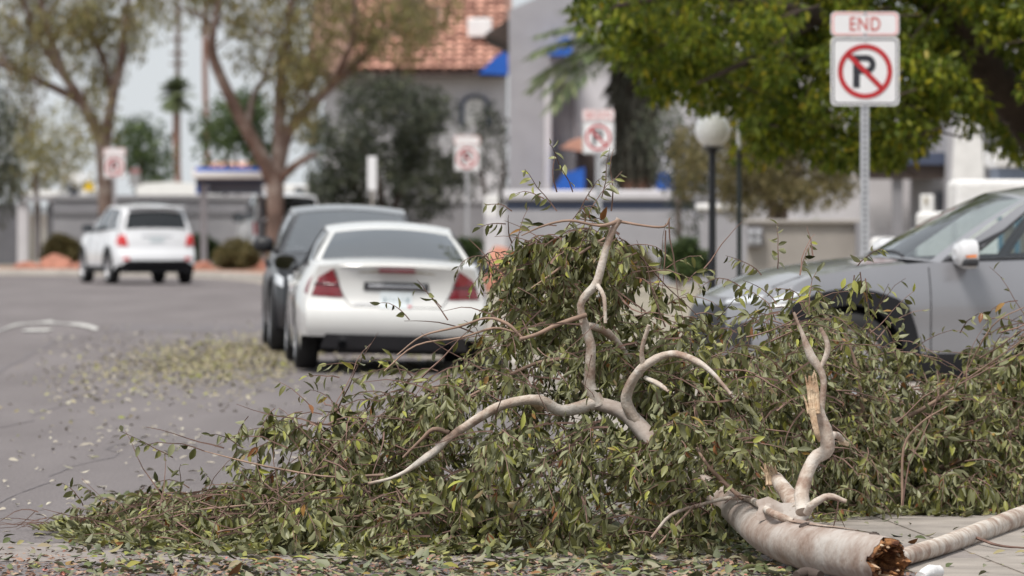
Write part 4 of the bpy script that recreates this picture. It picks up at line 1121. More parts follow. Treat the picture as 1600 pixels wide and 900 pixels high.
for s in (-1, 1):
    tl = patch(ctx, 'taillight', 'rear', [(s*.50, .715), (s*.80, .725), (s*.735, .90), (s*.60, .985)], M['redlens'], 0.016)
    patch(ctx, 'taillight_band', 'rear', [(s*.535, .815), (s*.775, .825), (s*.765, .85), (s*.548, .84)], M['darklens'], 0.021, 5, parent=tl)
    patch(ctx, 'taillight_wing', 'side', [(-2.49, .725), (-2.28, .76), (-2.33, .86), (-2.46, .92)], M['redlens'], 0.008, 6, parent=tl, sgn=s)
m = MB(); m.grid(lambda i, j: (-.60 + 1.2*i/16, -2.50 + 0.055 + 0.10*abs(-1+2*i/16)**3 + [0.12, -0.035, -0.045, -0.02, 0.02][j], [1.052, 1.022, 1.002, 0.985, 0.975][j] + 0.018*(1-abs(-1+2*i/16)**2)), 17, 5); t.add('spoiler', m, M['carwhite'], smooth=60)
m = MB(); m.grid(lambda i, j: (-.50 + 1.0*i/12, -2.452 + 0.06*abs(-1+2*i/12)**3, [0.945, 0.975][j] + 0.012*(1-abs(-1+2*i/12)**2)), 13, 2); t.add('spoiler_recess', m, M['tan'])  # tan colour stands in for the shade under the spoiler lip
patch(ctx, 'brake_light', 'rear', [(-.17, .955), (.17, .955), (.17, .985), (-.17, .985)], M['redlens'], 0.06, 5)
patch(ctx, 'trim_bar', 'rear', [(-.31, .79), (.31, .79), (.305, .865), (-.305, .865)], M['plastic'], 0.02)
patch(ctx, 'trim_bar_inlay', 'rear', [(-.27, .815), (.27, .815), (.265, .842), (-.265, .842)], M['galv'], 0.026, 5)
plt = patch(ctx, 'license_plate', 'rear', [(-.152, .625), (.152, .625), (.152, .775), (-.152, .775)], M['plate'], 0.014, 5)
for k in range(6):
    x = -.115 + .042*k; patch(ctx, 'plate_character', 'rear', [(x, .665), (x+.026, .665), (x+.026, .73), (x, .73)], M['platemark'], 0.017, 3, parent=plt)
patch(ctx, 'plate_sticker', 'rear', [(.115, .632), (.145, .632), (.145, .655), (.115, .655)], M['signred'], 0.017, 3, parent=plt)
for s in (-1, 1):
    m = MB(); m.tube([(*ctx['rear'](s*x, z)[:1], ctx['rear'](s*x, z)[1]-0.001, z) for x, z in ((.585, .985), (.53, .80), (.47, .68), (.43, .635))] , 0.004, 4); t.add('boot_seam', m, M['cabin'])
m = MB(); m.tube([(x, ctx['rear'](x, .632)[1]-.001, .632) for x in np.linspace(-.43, .43, 12)], 0.004, 4); t.add('boot_seam', m, M['cabin'])
patch(ctx, 'boot_badge', 'rear', [(-.40, .648), (-.20, .648), (-.20, .662), (-.40, .662)], M['galv'], 0.008, 4)
patch(ctx, 'diffuser', 'rear', [(-.70, .225), (.70, .225), (.66, .365), (-.66, .365)], M['plastic'], 0.012)
for s in (-1, 1):
    m = MB(); m.lathe([(0.04, -.02), (0.04, .14), (0.033, .14), (0.033, 0)], 14, 'y', (s*.5, -2.5, .27)); t.add('exhaust', m, M['chrome'], smooth=50)

# --- dark crossover parked behind it, facing the camera
dark = dict(L=4.55, W=0.925, H=1.60, wr=0.36, tw=0.23, track=0.80, axf=1.36, axr=-1.30, zr=0.26, zrear=0.36, zfront=0.27, paint=M['cardark'],
    top=[(-2.27, 1.05), (-1.9, 1.12), (0.6, 1.06), (1.0, 1.05), (1.6, 0.99), (2.05, 0.90), (2.27, 0.78)],
    plan=[(-2.27, 0.90), (-1.9, 0.97), (-1.0, 1.0), (1.2, 1.0), (1.9, 0.95), (2.27, 0.84)],
    side=[(0.2, 0.96), (0.4, 0.99), (0.6, 1.0), (0.8, 0.99), (0.95, 0.95), (1.2, 0.87)],
    rear=[(0.2, 0.08), (0.5, 0.0), (0.8, 0.05), (1.2, 0.10)], front=[(0.2, 0.10), (0.45, 0.0), (0.7, 0.03), (0.95, 0.20)],
    yc=1.05, ycs=0.72, ywt=0.10, zwt=1.50, yrt=-1.75, zrt=1.52, yrb=-2.12, yrs=-2.0, Wr=0.63, crown=0.045,
    wins=[(0.08, 0.36), (0.39, 0.66), (0.70, 0.90)], glassS=M['glassdark'], glassR=M['glassdark'], glass=M['glassmirror'], mirror=M['plastic'], roofpaint=M['carblack'],
    seams=[(0.7, 0.4, 1.0), (-0.3, 0.4, 1.05)], handles=[(-0.1, 0.92), (-1.1, 0.95)])
dx, dyy = wp(556, 0, 61.2)[0], 61.2
ctx = make_car('parked_car', 'dark grey crossover parked beyond the white sedan, facing the camera', dark, (dx - 2.27*math.sin(ro), dyy + 2.27*math.cos(ro), 0.0), ro + math.pi, roll=math.radians(-1.2))
for s in (-1, 1):
    patch(ctx, 'headlight', 'front', [(s*.46, .74), (s*.72, .72), (s*.74, .83), (s*.50, .82)], M['clearlens'], 0.012)
    patch(ctx, 'headlight_wing', 'side', [(1.85, .74), (2.22, .70), (2.22, .80), (1.80, .86)], M['clearlens'], 0.008, 6, sgn=s)
    patch(ctx, 'fog_lamp', 'front', [(s*.52, .40), (s*.72, .40), (s*.70, .50), (s*.54, .50)], M['plastic'], 0.012, 5)
    for ax in (ctx['axf'], ctx['axr']): arch_trim(ctx, ax, s, -0.004, 0.05, M['cladding'])
patch(ctx, 'grille', 'front', [(-.42, .50), (.42, .50), (.42, .76), (-.42, .76)], M['plastic'], 0.012)
patch(ctx, 'grille_bar', 'front', [(-.40, .64), (.40, .64), (.40, .67), (-.40, .67)], M['chrome'], 0.02, 5)
patch(ctx, 'lower_bumper', 'front', [(-.70, .28), (.70, .28), (.68, .40), (-.68, .40)], M['plastic'], 0.014)

# --- white crossover far away
trax = dict(L=4.25, W=0.885, H=1.65, wr=0.345, tw=0.215, track=0.775, axf=1.30, axr=-1.25, zr=0.27, zrear=0.40, zfront=0.30, paint=M['carwhite2'],
    top=[(-2.12, 1.10), (-1.8, 1.14), (0.5, 1.06), (0.9, 1.05), (1.5, 1.0), (1.95, 0.90), (2.12, 0.80)],
    plan=[(-2.12, 0.90), (-1.8, 0.97), (-1.0, 1.0), (1.1, 1.0), (1.7, 0.96), (2.12, 0.84)],
    side=[(0.2, 0.97), (0.45, 1.0), (0.7, 1.0), (0.85, 0.985), (1.0, 0.95), (1.2, 0.90)],
    rear=[(0.2, 0.12), (0.42, 0.0), (0.62, 0.0), (0.72, 0.05), (0.95, 0.06), (1.2, 0.10)], front=[(0.2, 0.10), (0.45, 0.0), (0.7, 0.03), (0.95, 0.16)],
    yc=1.0, ycs=0.72, ywt=0.15, zwt=1.53, yrt=-1.80, zrt=1.54, yrb=-2.04, yrs=-1.95, Wr=0.64, crown=0.03, roof_crown=0.05,
    wins=[(0.08, 0.36), (0.39, 0.66), (0.70, 0.88)], glass=M['glassdark'], glassR=M['glassblack'], rf=(0.90, 0.04, 0.80), mirror=M['plastic'],
    seams=[(0.65, 0.4, 1.0), (-0.25, 0.4, 1.05), (-1.0, .75, 1.1)], handles=[(-0.05, 0.93), (-0.95, 0.96)], rim=M['rim'], mirror_size=(0.13, 0.09))
hd = math.radians(16.0)
tx = wp(246, 0, 117.5)[0]
ctx = make_car('driven_car', 'white crossover with red taillights driving away on the left', trax, (tx - 2.1*math.sin(hd), 117.5 + 2.1*math.cos(hd), 0), hd)
for s in (-1, 1):
    patch(ctx, 'taillight', 'rear', [(s*.60, .80), (s*.79, .80), (s*.78, 1.02), (s*.66, 1.02)], M['redlens2'], 0.02)
    patch(ctx, 'taillight_wing', 'side', [(-2.11, .80), (-1.92, .84), (-1.95, .99), (-2.09, 1.02)], M['redlens2'], 0.01, 5, sgn=s)
    patch(ctx, 'reflector', 'rear', [(s*.58, .50), (s*.72, .50), (s*.71, .565), (s*.59, .565)], M['redlens2'], 0.01, 5)
    for ax in (ctx['axf'], ctx['axr']): arch_trim(ctx, ax, s, -0.004, 0.06, M['cladding'])
    patch(ctx, 'sill_cladding', 'side', [(-.80, .27), (.86, .27), (.86, .37), (-.80, .37)], M['cladding'], 0.012, 6, sgn=s)
patch(ctx, 'lower_bumper', 'rear', [(-.76, .395), (.76, .395), (.60, .50), (-.60, .50)], M['cladding'], 0.014)
m = MB(); m.box(-.74, .74, -2.02, -1.8, .24, .40); ctx['t'].add('bumper_valance', m, M['cladding'], bevel=.03)
patch(ctx, 'license_plate', 'rear', [(-.15, .86), (.15, .86), (.15, .97), (-.15, .97)], M['plate'], 0.012, 4)
patch(ctx, 'garnish', 'rear', [(-.32, .985), (.32, .985), (.32, 1.01), (-.32, 1.01)], M['chrome'], 0.014, 4)
m = MB(); m.box(-.60, .60, -2.02, -1.75, 1.585, 1.615); ctx['t'].add('roof_spoiler', m, M['carwhite2'], bevel=.012)
m = MB(); m.tube([(0, -1.55, 1.68), (0, -1.68, 1.78)], .012, 5); ctx['t'].add('antenna', m, M['plastic'])

# --- silver crossover nosing out of the driveway
sil = dict(L=4.70, W=0.945, H=1.69, wr=0.365, tw=0.235, track=0.82, axf=1.42, axr=-1.38, zr=0.27, zrear=0.38, zfront=0.29, paint=M['cargrey'],
    top=[(-2.35, 1.12), (-2.0, 1.17), (0.4, 1.10), (0.8, 1.10), (1.2, 1.07), (1.7, 1.00), (2.1, 0.90), (2.35, 0.78)],
    plan=[(-2.35, 0.90), (-2.0, 0.97), (-1.0, 1.0), (1.2, 1.0), (1.8, 0.96), (2.1, 0.92), (2.35, 0.82)],
    side=[(0.2, 0.97), (0.42, 0.99), (0.62, 0.985), (0.78, 1.0), (0.90, 0.985), (1.02, 0.95), (1.25, 0.86)],
    rear=[(0.2, 0.08), (0.5, 0.0), (0.8, 0.05), (1.2, 0.12)], front=[(0.2, 0.12), (0.45, 0.0), (0.7, 0.02), (0.85, 0.08), (1.0, 0.20)],
    yc=0.97, ycs=0.70, ywt=-0.08, zwt=1.56, yrt=-1.75, zrt=1.58, yrb=-2.2, yrs=-2.1, Wr=0.66, crown=0.05, cf=0.30, roof_crown=0.05,
    wins=[(0.07, 0.36), (0.39, 0.66), (0.70, 0.90)], glass=M['glassclear'], glassF=M['glass'], wf=(0.90, 0.02, 0.96), mirror_low=True, mirror=M['mirrorcap'], mirror_size=(0.17, 0.115), mirror_dy=0.15, mirror_dz=0.06,
    seams=[(0.80, 0.42, 1.06), (-0.30, 0.42, 1.08)], seam_rake=0.0, handles=[(-0.12, 0.93), (-1.1, 0.96)], spokes=5, arch_gap=0.06)
ctx = make_car('driven_car', 'silver grey crossover with black wheel arch nosing out at right', sil, (3.66, 43.34, 0.07), math.radians(104))
for s in (-1, 1):
    arch_trim(ctx, ctx['axf'], s, -0.004, 0.115, M['cladding'], square=0.35); arch_trim(ctx, ctx['axr'], s, -0.004, 0.115, M['cladding'], square=0.35)
    patch(ctx, 'sill_cladding', 'side', [(-.83, .27), (.90, .27), (.90, .42), (-.83, .42)], M['cladding'], 0.014, 6, sgn=s)
    patch(ctx, 'headlight', 'front', [(s*.42, .79), (s*.70, .80), (s*.72, .86), (s*.42, .83)], M['clearlens'], 0.012)
    patch(ctx, 'headlight_wing', 'side', [(1.98, .81), (2.33, .78), (2.33, .85), (1.85, .88)], M['clearlens'], 0.01, 6, sgn=s)
    patch(ctx, 'marker_strip', 'side', [(1.96, .775), (2.33, .755), (2.33, .78), (1.94, .795)], M['white'], 0.014, 6, sgn=s)
    patch(ctx, 'lower_lamp', 'front', [(s*.50, .48), (s*.70, .48), (s*.70, .66), (s*.52, .64)], M['plastic'], 0.012, 5)
    # quarter trim at the mirror foot
    m = MB(); P = [ctx['SP'](a, b, s) for a, b in ((0.0, 0.0), (0.07, 0.0), (0.07, 0.55), (0.02, 0.2))]; m.add([(x+s*.006, y, z) for x, y, z in P], [(0, 1, 2, 3)]); ctx['t'].add('mirror_foot', m, M['plastic'])
patch(ctx, 'grille', 'front', [(-.52, .46), (.52, .46), (.44, .78), (-.44, .78)], M['plastic'], 0.012)
patch(ctx, 'lower_bumper', 'front', [(-.74, .29), (.74, .29), (.72, .40), (-.72, .40)], M['cladding'], 0.014)
for x0 in (-.55, .15):
    m = MB(); m.tube([ctx['FP'](x0 + .55*k/6, 0.03+.05*math.sin(k/6*3)) for k in range(7)], .012, 5); ctx['t'].add('wiper', m, M['plastic'])
for s in (-1, 1):
    m = MB(); pts = [(s*(ctx['sideX'](y, ctx['ztop'](y))*f), ctx['endy'](y, f, ctx['ztop'](y)), ctx['ztop'](y)+.05*(1-f**2.2)+.002) for y, f in ((.95, .86), (1.3, .86), (1.8, .86), (2.1, .80))]
    m.tube(pts, .006, 4); ctx['t'].add('bonnet_seam', m, M['plastic'])

# --- dark van behind the gum tree, and a white pickup beyond
van = dict(trax); van.update(L=4.9, H=1.85, W=0.98, paint=M['carwhite2'], glass=M['glassdark'], axf=1.5, axr=-1.45,
    top=[(-2.45, 1.18), (-2.1, 1.2), (0.8, 1.12), (1.3, 1.10), (1.8, 1.05), (2.45, 0.9)], plan=[(-2.45, .92), (-2.1, .98), (1.5, 1), (2.0, .96), (2.45, .85)],
    zwt=1.74, zrt=1.75, yrt=-2.1, yrb=-2.38, yrs=-2.3, ycs=1.0, yc=1.25, ywt=.4, Wr=.74, rf=(0.95, 0.02, 0.92), mirror_size=(.15, .13), paint2=None)
hv = math.radians(8)
vx = wp(447, 0, 143)[0]
ctx = make_car('parked_car', 'pale van with dark rear windows half hidden by the gum trunk', van, (vx - .3, 146.5, 0.12), hv)
for s in (-1, 1): patch(ctx, 'taillight', 'rear', [(s*.82, .80), (s*.90, .80), (s*.90, 1.1), (s*.83, 1.1)], M['redlens2'], 0.02)
patch(ctx, 'tailgate', 'rear', [(-.80, .62), (.80, .62), (.80, 1.14), (-.80, 1.14)], M['carblack'], 0.012)
t = Thing('camper_trailer', wp(485, 425, 168), 'white boxy trailer with side windows behind the gum tree', 'trailer')
c0 = wp(440, 0, 168)[0]; c1 = wp(532, 0, 168)[0]; zt = lambda py: wp(0, py, 168)[2]
m = MB(); m.prism([(c0, 0.5), (c1, 0.5), (c1, zt(300)), (c1-.25, zt(289)), (c0, zt(288))], 168, 170.4); t.add('body', m, M['white'], bevel=.05)
for a, b in ((460, 476), (482, 504)):
    m = MB(); m.box(wp(a, 0, 168)[0], wp(b, 0, 168)[0], 167.97, 168.01, zt(306), zt(293)); t.add('window', m, M['windowglass'])
for x in (455, 515):
    m = MB(); xx = wp(x, 0, 168)[0]; m.lathe([(.05, 168.05), (.3, 168.05), (.33, 168.1), (.33, 168.25), (.3, 168.3), (.05, 168.3)], 20, 'y', (xx, 0, .45)); t.add('wheel', m, M['tyre'])

# ------------------------------------------------------------------ trees and shrubs
def limb_px(pts, Y, rpx, dy=None, n=4):
    """path through pixels at depth Y; rpx radii in pixels; dy depth offsets"""
    P = np.array([wp(p[0], p[1], Y + (dy[i] if dy is not None else 0)) for i, p in enumerate(pts)])
    R = np.array(rpx, float)*Y/F
    q = smooth_path(np.hstack([P, R[:, None]]), n)
    return q[:, :3], np.maximum(q[:, 3], 0.004)

def shift_mesh(t, me):
    co = np.empty(len(me.vertices)*3); me.vertices.foreach_get('co', co)
    co = co.reshape(-1, 3) - np.array(t.b); me.vertices.foreach_set('co', co.ravel()); me.update(); return me

def ellipses_to_clumps(ell, Y, dY, n_per, rad, r):
    cs, rs = [], []
    for (px, py, rx_, ry_) in ell:
        n = max(2, int(n_per*rx_*ry_/2500.0))
        for _ in range(n):
            a = r.uniform(0, 2*math.pi); q = math.sqrt(r.random())
            y = Y + r.uniform(-dY, dY)
            cs.append(wp(px + rx_*q*math.cos(a), py + ry_*q*math.sin(a), y)); k = r.uniform(.7, 1.3)
            rs.append((rad[0]*k, rad[1]*k, rad[2]*k))
    return cs, rs

def gum_tree(label, base_px, Y, limbs, ell, seed, per=95, clump_n=11):
    r = np.random.default_rng(seed)
    b = wp(base_px, 0, Y); b[2] = 0.1
    t = Thing('gum_tree', tuple(b), label, 'tree')
    m = MB()
    for i, (pts, rp) in enumerate(limbs):
        dy = None if i == 0 else np.linspace(0, r.uniform(-2, 2), len(pts))
        p, ra = limb_px(pts, Y, rp, dy); m.tube(p, ra, 9, wob=.04)
    t.add('trunk', m, M['bark_gum'], smooth=60)
    cs, rs = ellipses_to_clumps(ell, Y, 2.2, clump_n, (0.42, 0.42, 0.55), r)
    # fine twigs from the limbs' ends to the clumps
    ends = np.array([wp(q[0], q[1], Y) for pts, _ in limbs[1:] for q in pts[1:]])
    tw_ = MB()
    for c in cs:
        e = ends[np.argmin(np.linalg.norm(ends - c, axis=1))]; mid = (e+c)/2 + r.normal(size=3)*.15 + np.array([0, 0, .2])
        tw_.tube(smooth_path([e, mid, c], 3), np.linspace(.03, .008, 7), 4, cap=False)
    t.add('twigs', tw_, M['bark_gum'], kind='stuff')
    a = crown(cs, rs, per, 0.17, 0.052, droop=1.6, shell=0.1, r=r)
    t.add_mesh('crown', shift_mesh(t, leaf_mesh('crown', *a, M['leaf_gum'], 'rhomb')), kind='stuff')
    return t

gum_tree('central gum tree with reddish forked trunk behind the parked cars', 428, 140.0, [
    ([(428, 430), (430, 365), (430, 305), (429, 268)], [15, 14, 14, 15]),
    ([(428, 285), (402, 232), (376, 185), (350, 132), (331, 82), (335, 40), (350, -40)], [13, 11, 10, 9, 8, 5, 3]),
    ([(433, 285), (437, 220), (437, 160), (441, 100), (452, 40), (458, -50)], [13, 11, 10, 8, 6, 4]),
    ([(436, 278), (452, 205), (490, 160), (522, 128), (562, 94), (600, 55), (650, 10), (690, -40)], [7, 9, 9, 8, 7, 5, 4, 3]),
    ([(520, 130), (540, 90), (552, 50), (556, -30)], [7, 5, 4, 3]),
    ([(436, 280), (464, 256), (492, 240)], [7, 6, 4]),
    ([(387, 200), (396, 150), (414, 118), (430, 60)], [6, 5, 4, 2])],
    [(300, 8, 45, 22), (255, 0, 40, 16), (405, 30, 45, 40), (470, 60, 55, 70), (440, 120, 30, 70), (480, 150, 30, 40), (540, 20, 60, 40),
     (610, 25, 60, 45), (665, 20, 50, 50), (500, 95, 40, 40), (395, 75, 25, 30), (590, 70, 40, 20), (640, 70, 30, 15), (370, 15, 30, 15),
     (470, -60, 200, 60), (300, -70, 120, 50)], 11)
gum_tree('left gum tree with pale limbs spreading over the white crossover', 165, 147.0, [
    ([(170, 430), (166, 330), (163, 262), (161, 212)], [14, 13, 12, 12]),
    ([(160, 220), (132, 166), (104, 122), (86, 80), (70, 30), (58, -40)], [10, 9, 8, 7, 5, 3]),
    ([(126, 158), (70, 130), (10, 104), (-70, 80)], [7, 6, 5, 3]),
    ([(165, 218), (176, 152), (190, 92), (196, 30), (205, -40)], [10, 8, 7, 5, 3]),
    ([(100, 120), (60, 60), (40, 10), (20, -40)], [6, 5, 4, 2]),
    ([(178, 150), (160, 90), (140, 40), (130, -30)], [6, 5, 4, 2])],
    [(50, 50, 60, 50), (15, 90, 30, 70), (115, 50, 55, 60), (180, 30, 50, 40), (235, 15, 35, 22), (25, 170, 28, 60), (140, 120, 30, 55), (150, 80, 40, 50),
     (20, 20, 50, 30), (190, 70, 30, 35), (60, 110, 30, 30), (90, -60, 200, 60), (165, 170, 18, 40)], 12)

def leafy(name, label, cat, Y, base_px, trunk, ell, dY, clump_n, rad, per, L, W, leafmat, bark, seed, droop=.3, group=None, base_z=0.1, fine='rhomb', shell=.5):
    r = np.random.default_rng(seed)
    b = wp(base_px, 0, Y); b[2] = base_z
    t = Thing(name, tuple(b), label, cat, group)
    m = MB()
    for pts, rp in trunk:
        p, ra = limb_px(pts, Y, rp, np.linspace(0, r.uniform(-1, 1)*dY*.6, len(pts))); m.tube(p, ra, 8, wob=.05)
    if trunk: t.add('trunk' if cat in ('tree', 'palm') else 'stem', m, bark, smooth=60)
    cs, rs = ellipses_to_clumps(ell, Y, dY, clump_n, rad, r)
    a = crown(cs, rs, per, L, W, droop, shell, r=r)
    keep = a[0][:, 2] > base_z
    t.add_mesh('crown' if cat in ('tree', 'palm') else 'foliage', shift_mesh(t, leaf_mesh('crown', *[q[keep] for q in a], leafmat, fine)), kind='stuff')
    return t

leafy('oleander_tree', 'large dark grey green oleander between gum tree and tiled house', 'tree', 150.0, 600,
      [([(600, 420), (598, 340), (590, 280), (560, 220)], [6, 6, 5, 3]), ([(605, 420), (615, 330), (640, 260), (660, 210)], [6, 5, 4, 3]), ([(597, 420), (570, 320), (540, 270)], [5, 4, 3])],
      [(600, 200, 80, 70), (560, 260, 60, 55), (640, 250, 60, 60), (530, 210, 40, 60), (680, 220, 40, 60), (600, 150, 50, 30), (650, 160, 40, 25), (600, 310, 90, 30), (520, 290, 40, 50), (500, 200, 26, 30), (690, 180, 30, 20), (560, 140, 30, 16), (700, 280, 30, 30)],
      2.2, 13, (.45, .45, .4), 100, .20, .06, M['leaf_olean'], M['bark_dark'], 21, shell=.2)
leafy('oleander_tree', 'loose grey green shrub tree left of the grey building', 'tree', 143.0, 765,
      [([(765, 420), (762, 330), (750, 260), (740, 210)], [4, 4, 3, 2]), ([(768, 420), (780, 320), (790, 250)], [4, 3, 2])],
      [(745, 225, 40, 40), (780, 235, 35, 45), (720, 280, 35, 30), (790, 285, 30, 25), (810, 215, 18, 10), (755, 180, 22, 14), (700, 250, 24, 30)],
      1.5, 11, (.36, .36, .34), 60, .17, .055, M['leaf_olean'], M['bark_grey'], 22, shell=.2)
leafy('broadleaf_tree', 'distant rounded green tree right of the left gum trunk', 'tree', 230.0, 222, [([(222, 400), (222, 300), (220, 250)], [4, 4, 3])],
      [(222, 235, 34, 38), (215, 210, 24, 16), (236, 260, 24, 26)], 2, 26, (.7, .7, .6), 70, .3, .13, M['leaf_green'], M['bark_grey'], 23)
leafy('broadleaf_tree', 'distant green tree seen between the gum tree limbs', 'tree', 220.0, 375, [([(352, 400), (352, 290), (356, 230)], [4, 4, 3]), ([(372, 400), (372, 290), (368, 230)], [3, 3, 2])],
      [(362, 190, 42, 36), (340, 220, 26, 22), (400, 205, 34, 40), (385, 170, 28, 18), (415, 250, 26, 24), (330, 205, 16, 14)], 2, 22, (.6, .6, .5), 70, .3, .12, M['leaf_green'], M['bark_grey'], 24)
leafy('olive_tree', 'bushy olive green tree at far left above the dark gate wall', 'tree', 165.0, 55, [([(60, 420), (58, 330), (55, 270)], [6, 5, 4])],
      [(55, 235, 45, 40), (30, 270, 35, 30), (85, 265, 30, 28), (115, 215, 26, 40), (130, 250, 20, 25), (60, 200, 35, 20)], 2, 14, (.55, .55, .5), 80, .2, .07, M['leaf_gum'], M['bark_grey'], 25)
leafy('olive_tree', 'dark weeping foliage hanging at the extreme left edge', 'tree', 140.0, -30, [([(-30, 430), (-32, 300), (-20, 200)], [8, 7, 5])],
      [(-5, 230, 28, 60), (5, 290, 22, 40), (-25, 180, 30, 60)], 1.5, 16, (.4, .4, .6), 90, .2, .05, M['leaf_olean'], M['bark_grey'], 26, droop=1.5)

# bushes
def bush(label, px, py0, py1, w, Y, leafmat, seed, per=70, n=30, group=None, name='bush', L=.12):
    r = np.random.default_rng(seed); c = wp(px, py1, Y); s = Y/F
    z0 = max(0.1, c[2]); zt_ = wp(px, py0, Y)[2]; cs, rs = [], []
    t = Thing(name, (c[0], Y, z0), label, 'bush', group)
    st_ = MB()
    for _ in range(n):
        d = norm(r.normal(size=3)); d[2] = abs(d[2])
        k = r.uniform(.4, .85)
        p = np.array([c[0] + d[0]*w*s*.5*k, Y + d[1]*w*s*.45*k, z0 + (zt_-z0)*(0.15 + .72*d[2]*k)])
        cs.append(p); q = w*s*.11; rs.append((q, q, q*.9))
        st_.tube([(c[0] + r.uniform(-.1, .1), Y + r.uniform(-.1, .1), z0), (0.5*(c[0]+p[0]), 0.5*(Y+p[1]), z0 + (p[2]-z0)*.6), tuple(p)], [.02, .014, .006], 4, cap=False)
    t.add('stem', st_, M['bark_grey'])
    a = crown(cs, rs, per, L, L*.4, .1, .5, r=r); k = a[0][:, 2] > z0
    t.add_mesh('foliage', shift_mesh(t, leaf_mesh('foliage', *[q[k] for q in a], leafmat, 'rhomb')), kind='stuff')
bush('rounded tan green bush beside the shelter post at the bend', 372, 362, 428, 88, 136.5, M['leaf_shrub'], 31, per=110, n=60)
bush('clipped hedge with flat top behind the red boulders', 96, 350, 424, 70, 143, M['leaf_shrub'], 32, n=70, per=110)
bush('dark green low bush behind the white crossover roof', 320, 342, 424, 60, 150, M['leaf_green'], 33, n=40)
bush('small green bush right of the dark crossover windshield', 732, 352, 428, 60, 118, M['leaf_green'], 34, n=50)
bush('grey green rounded shrub left of the lamp post', 975, 372, 440, 110, 96, M['leaf_shrub'], 35, per=110, n=60)
bush('taller dark shrub touching the lamp post', 1070, 358, 440, 78, 92, M['leaf_green'], 36, per=90, n=50)
bush('low dry shrub at the foot of the garden wall', 880, 380, 440, 90, 98, M['leaf_shrub'], 39, per=90, n=50)
bush('bright lime bush behind the enclosure wall', 1262, 312, 420, 90, 88, M['leaf_lime'], 37, per=40, n=26)
bush('dim green bush beside the gum trunk base', 440, 360, 428, 46, 137, M['leaf_shrub'], 38, n=30)

# multi-stemmed brown shrub tree behind the enclosure wall
leafy('shrub_tree', 'multi-stemmed brownish shrub tree behind the enclosure wall', 'tree', 86.0, 1215,
      [([(1212, 470), (1216, 340), (1200, 290), (1172, 240), (1150, 200)], [7, 7, 5, 4, 2]), ([(1216, 470), (1225, 330), (1245, 270), (1270, 210)], [8, 7, 5, 2]),
       ([(1208, 470), (1206, 330), (1215, 270), (1220, 200)], [6, 6, 4, 2]), ([(1220, 350), (1190, 300), (1160, 285)], [5, 4, 2]), ([(1225, 330), (1270, 290), (1310, 270)], [4, 3, 2])],
      [(1160, 250, 40, 40), (1215, 235, 50, 40), (1275, 255, 40, 36), (1140, 290, 22, 30), (1310, 270, 28, 22), (1240, 200, 60, 30), (1170, 200, 40, 30), (1080, 260, 26, 50), (1200, 280, 60, 30), (1260, 300, 50, 24), (1180, 315, 34, 20)],
      1.6, 34, (.24, .24, .22), 80, .10, .032, M['leaf_shrub'], M['bark_grey'], 27, droop=.8, shell=.2)
leafy('shrub_tree', 'grey drooping tree between palm trunk and globe lamp', 'tree', 100.0, 1060,
      [([(1062, 450), (1060, 330), (1055, 250), (1040, 200)], [5, 4, 3, 2]), ([(1060, 330), (1080, 270), (1095, 220)], [3, 3, 2])],
      [(1050, 230, 32, 40), (1080, 270, 30, 40), (1035, 200, 26, 26), (1070, 300, 25, 22), (1075, 330, 16, 18)], 1.2, 19, (.27, .27, .3), 70, .13, .035, M['leaf_olean'], M['bark_grey'], 28, droop=1.0, shell=.2)

# palms
def palm(label, px, py, Y, trunk_r, fr_len, n, seed, leafl, spread=(0.3, 1.0), skirt=0, base_z=0.1, droop=.9, name='palm_tree', only=None):
    r = np.random.default_rng(seed); c = wp(px, py, Y)
    t = Thing(name, (c[0], Y, base_z), label, 'palm')
    m = MB(); hgt = c[2]-base_z; k = 14
    m.tube([(c[0] + .06*math.sin(i*.5), Y, base_z + hgt*i/(k-1)) for i in range(k)], [trunk_r*(1.12-.2*i/(k-1))*(1+.05*(i % 2)) for i in range(k)], 12, wob=.04)
    t.add('trunk', m, M['bark_palm'], smooth=50)
    for _ in range(n):
        az = r.uniform(0, 2*math.pi); el_ = r.uniform(*spread)*math.pi/2 if only is None else r.uniform(*spread)*math.pi/2
        d = np.array([math.cos(az)*math.cos(el_), math.sin(az)*math.cos(el_), math.sin(el_)])
        L = fr_len*r.uniform(.8, 1.1); pts = [c + d*L*s + np.array([0, 0, -droop*L*.45*s*s]) for s in np.linspace(0, 1, 9)]
        m = MB(); m.tube(pts, np.linspace(.025, .006, 9)*max(.6, fr_len/2), 4, cap=False)
        fo = t.add('frond', m, M['leaf_palm'])
        pts = np.array(pts); tan = norm(np.gradient(pts, axis=0)); sd = norm(np.cross(tan, [0, 0, 1.0]))
        P, A, N_, LL, WW = [], [], [], [], []
        for s in np.linspace(.12, 1, 30):
            i = min(7, int(s*8)); f_ = s*8 - i; p = pts[i]*(1-f_) + pts[min(8, i+1)]*f_
            for sg in (-1, 1):
                P.append(p); A.append(sd[i]*sg*.75 + tan[i]*.75 + np.array([0, 0, -.25]) + r.normal(size=3)*.08); N_.append(np.array([0, 0, 1.0]) + r.normal(size=3)*.2)
                LL.append(leafl*(1.05-.5*abs(s-.45)*1.6)); WW.append(leafl*.10)
        t.add_mesh('leaflets', shift_mesh(t, leaf_mesh('leaflets', P, A, N_, LL, WW, M['leaf_palm'], 'rhomb')), parent=fo, kind='stuff')
    if skirt:
        a = crown([c + np.array([0, 0, -q]) for q in np.linspace(.2, skirt, 10)], [(trunk_r*1.7, trunk_r*1.7, .3)]*10, 260, .45, .055, 3.0, .5, r=r)
        t.add_mesh('dead_frond_skirt', shift_mesh(t, leaf_mesh('skirt', *a, M['leaf_skirt'], 'rhomb')), kind='stuff')
    return t
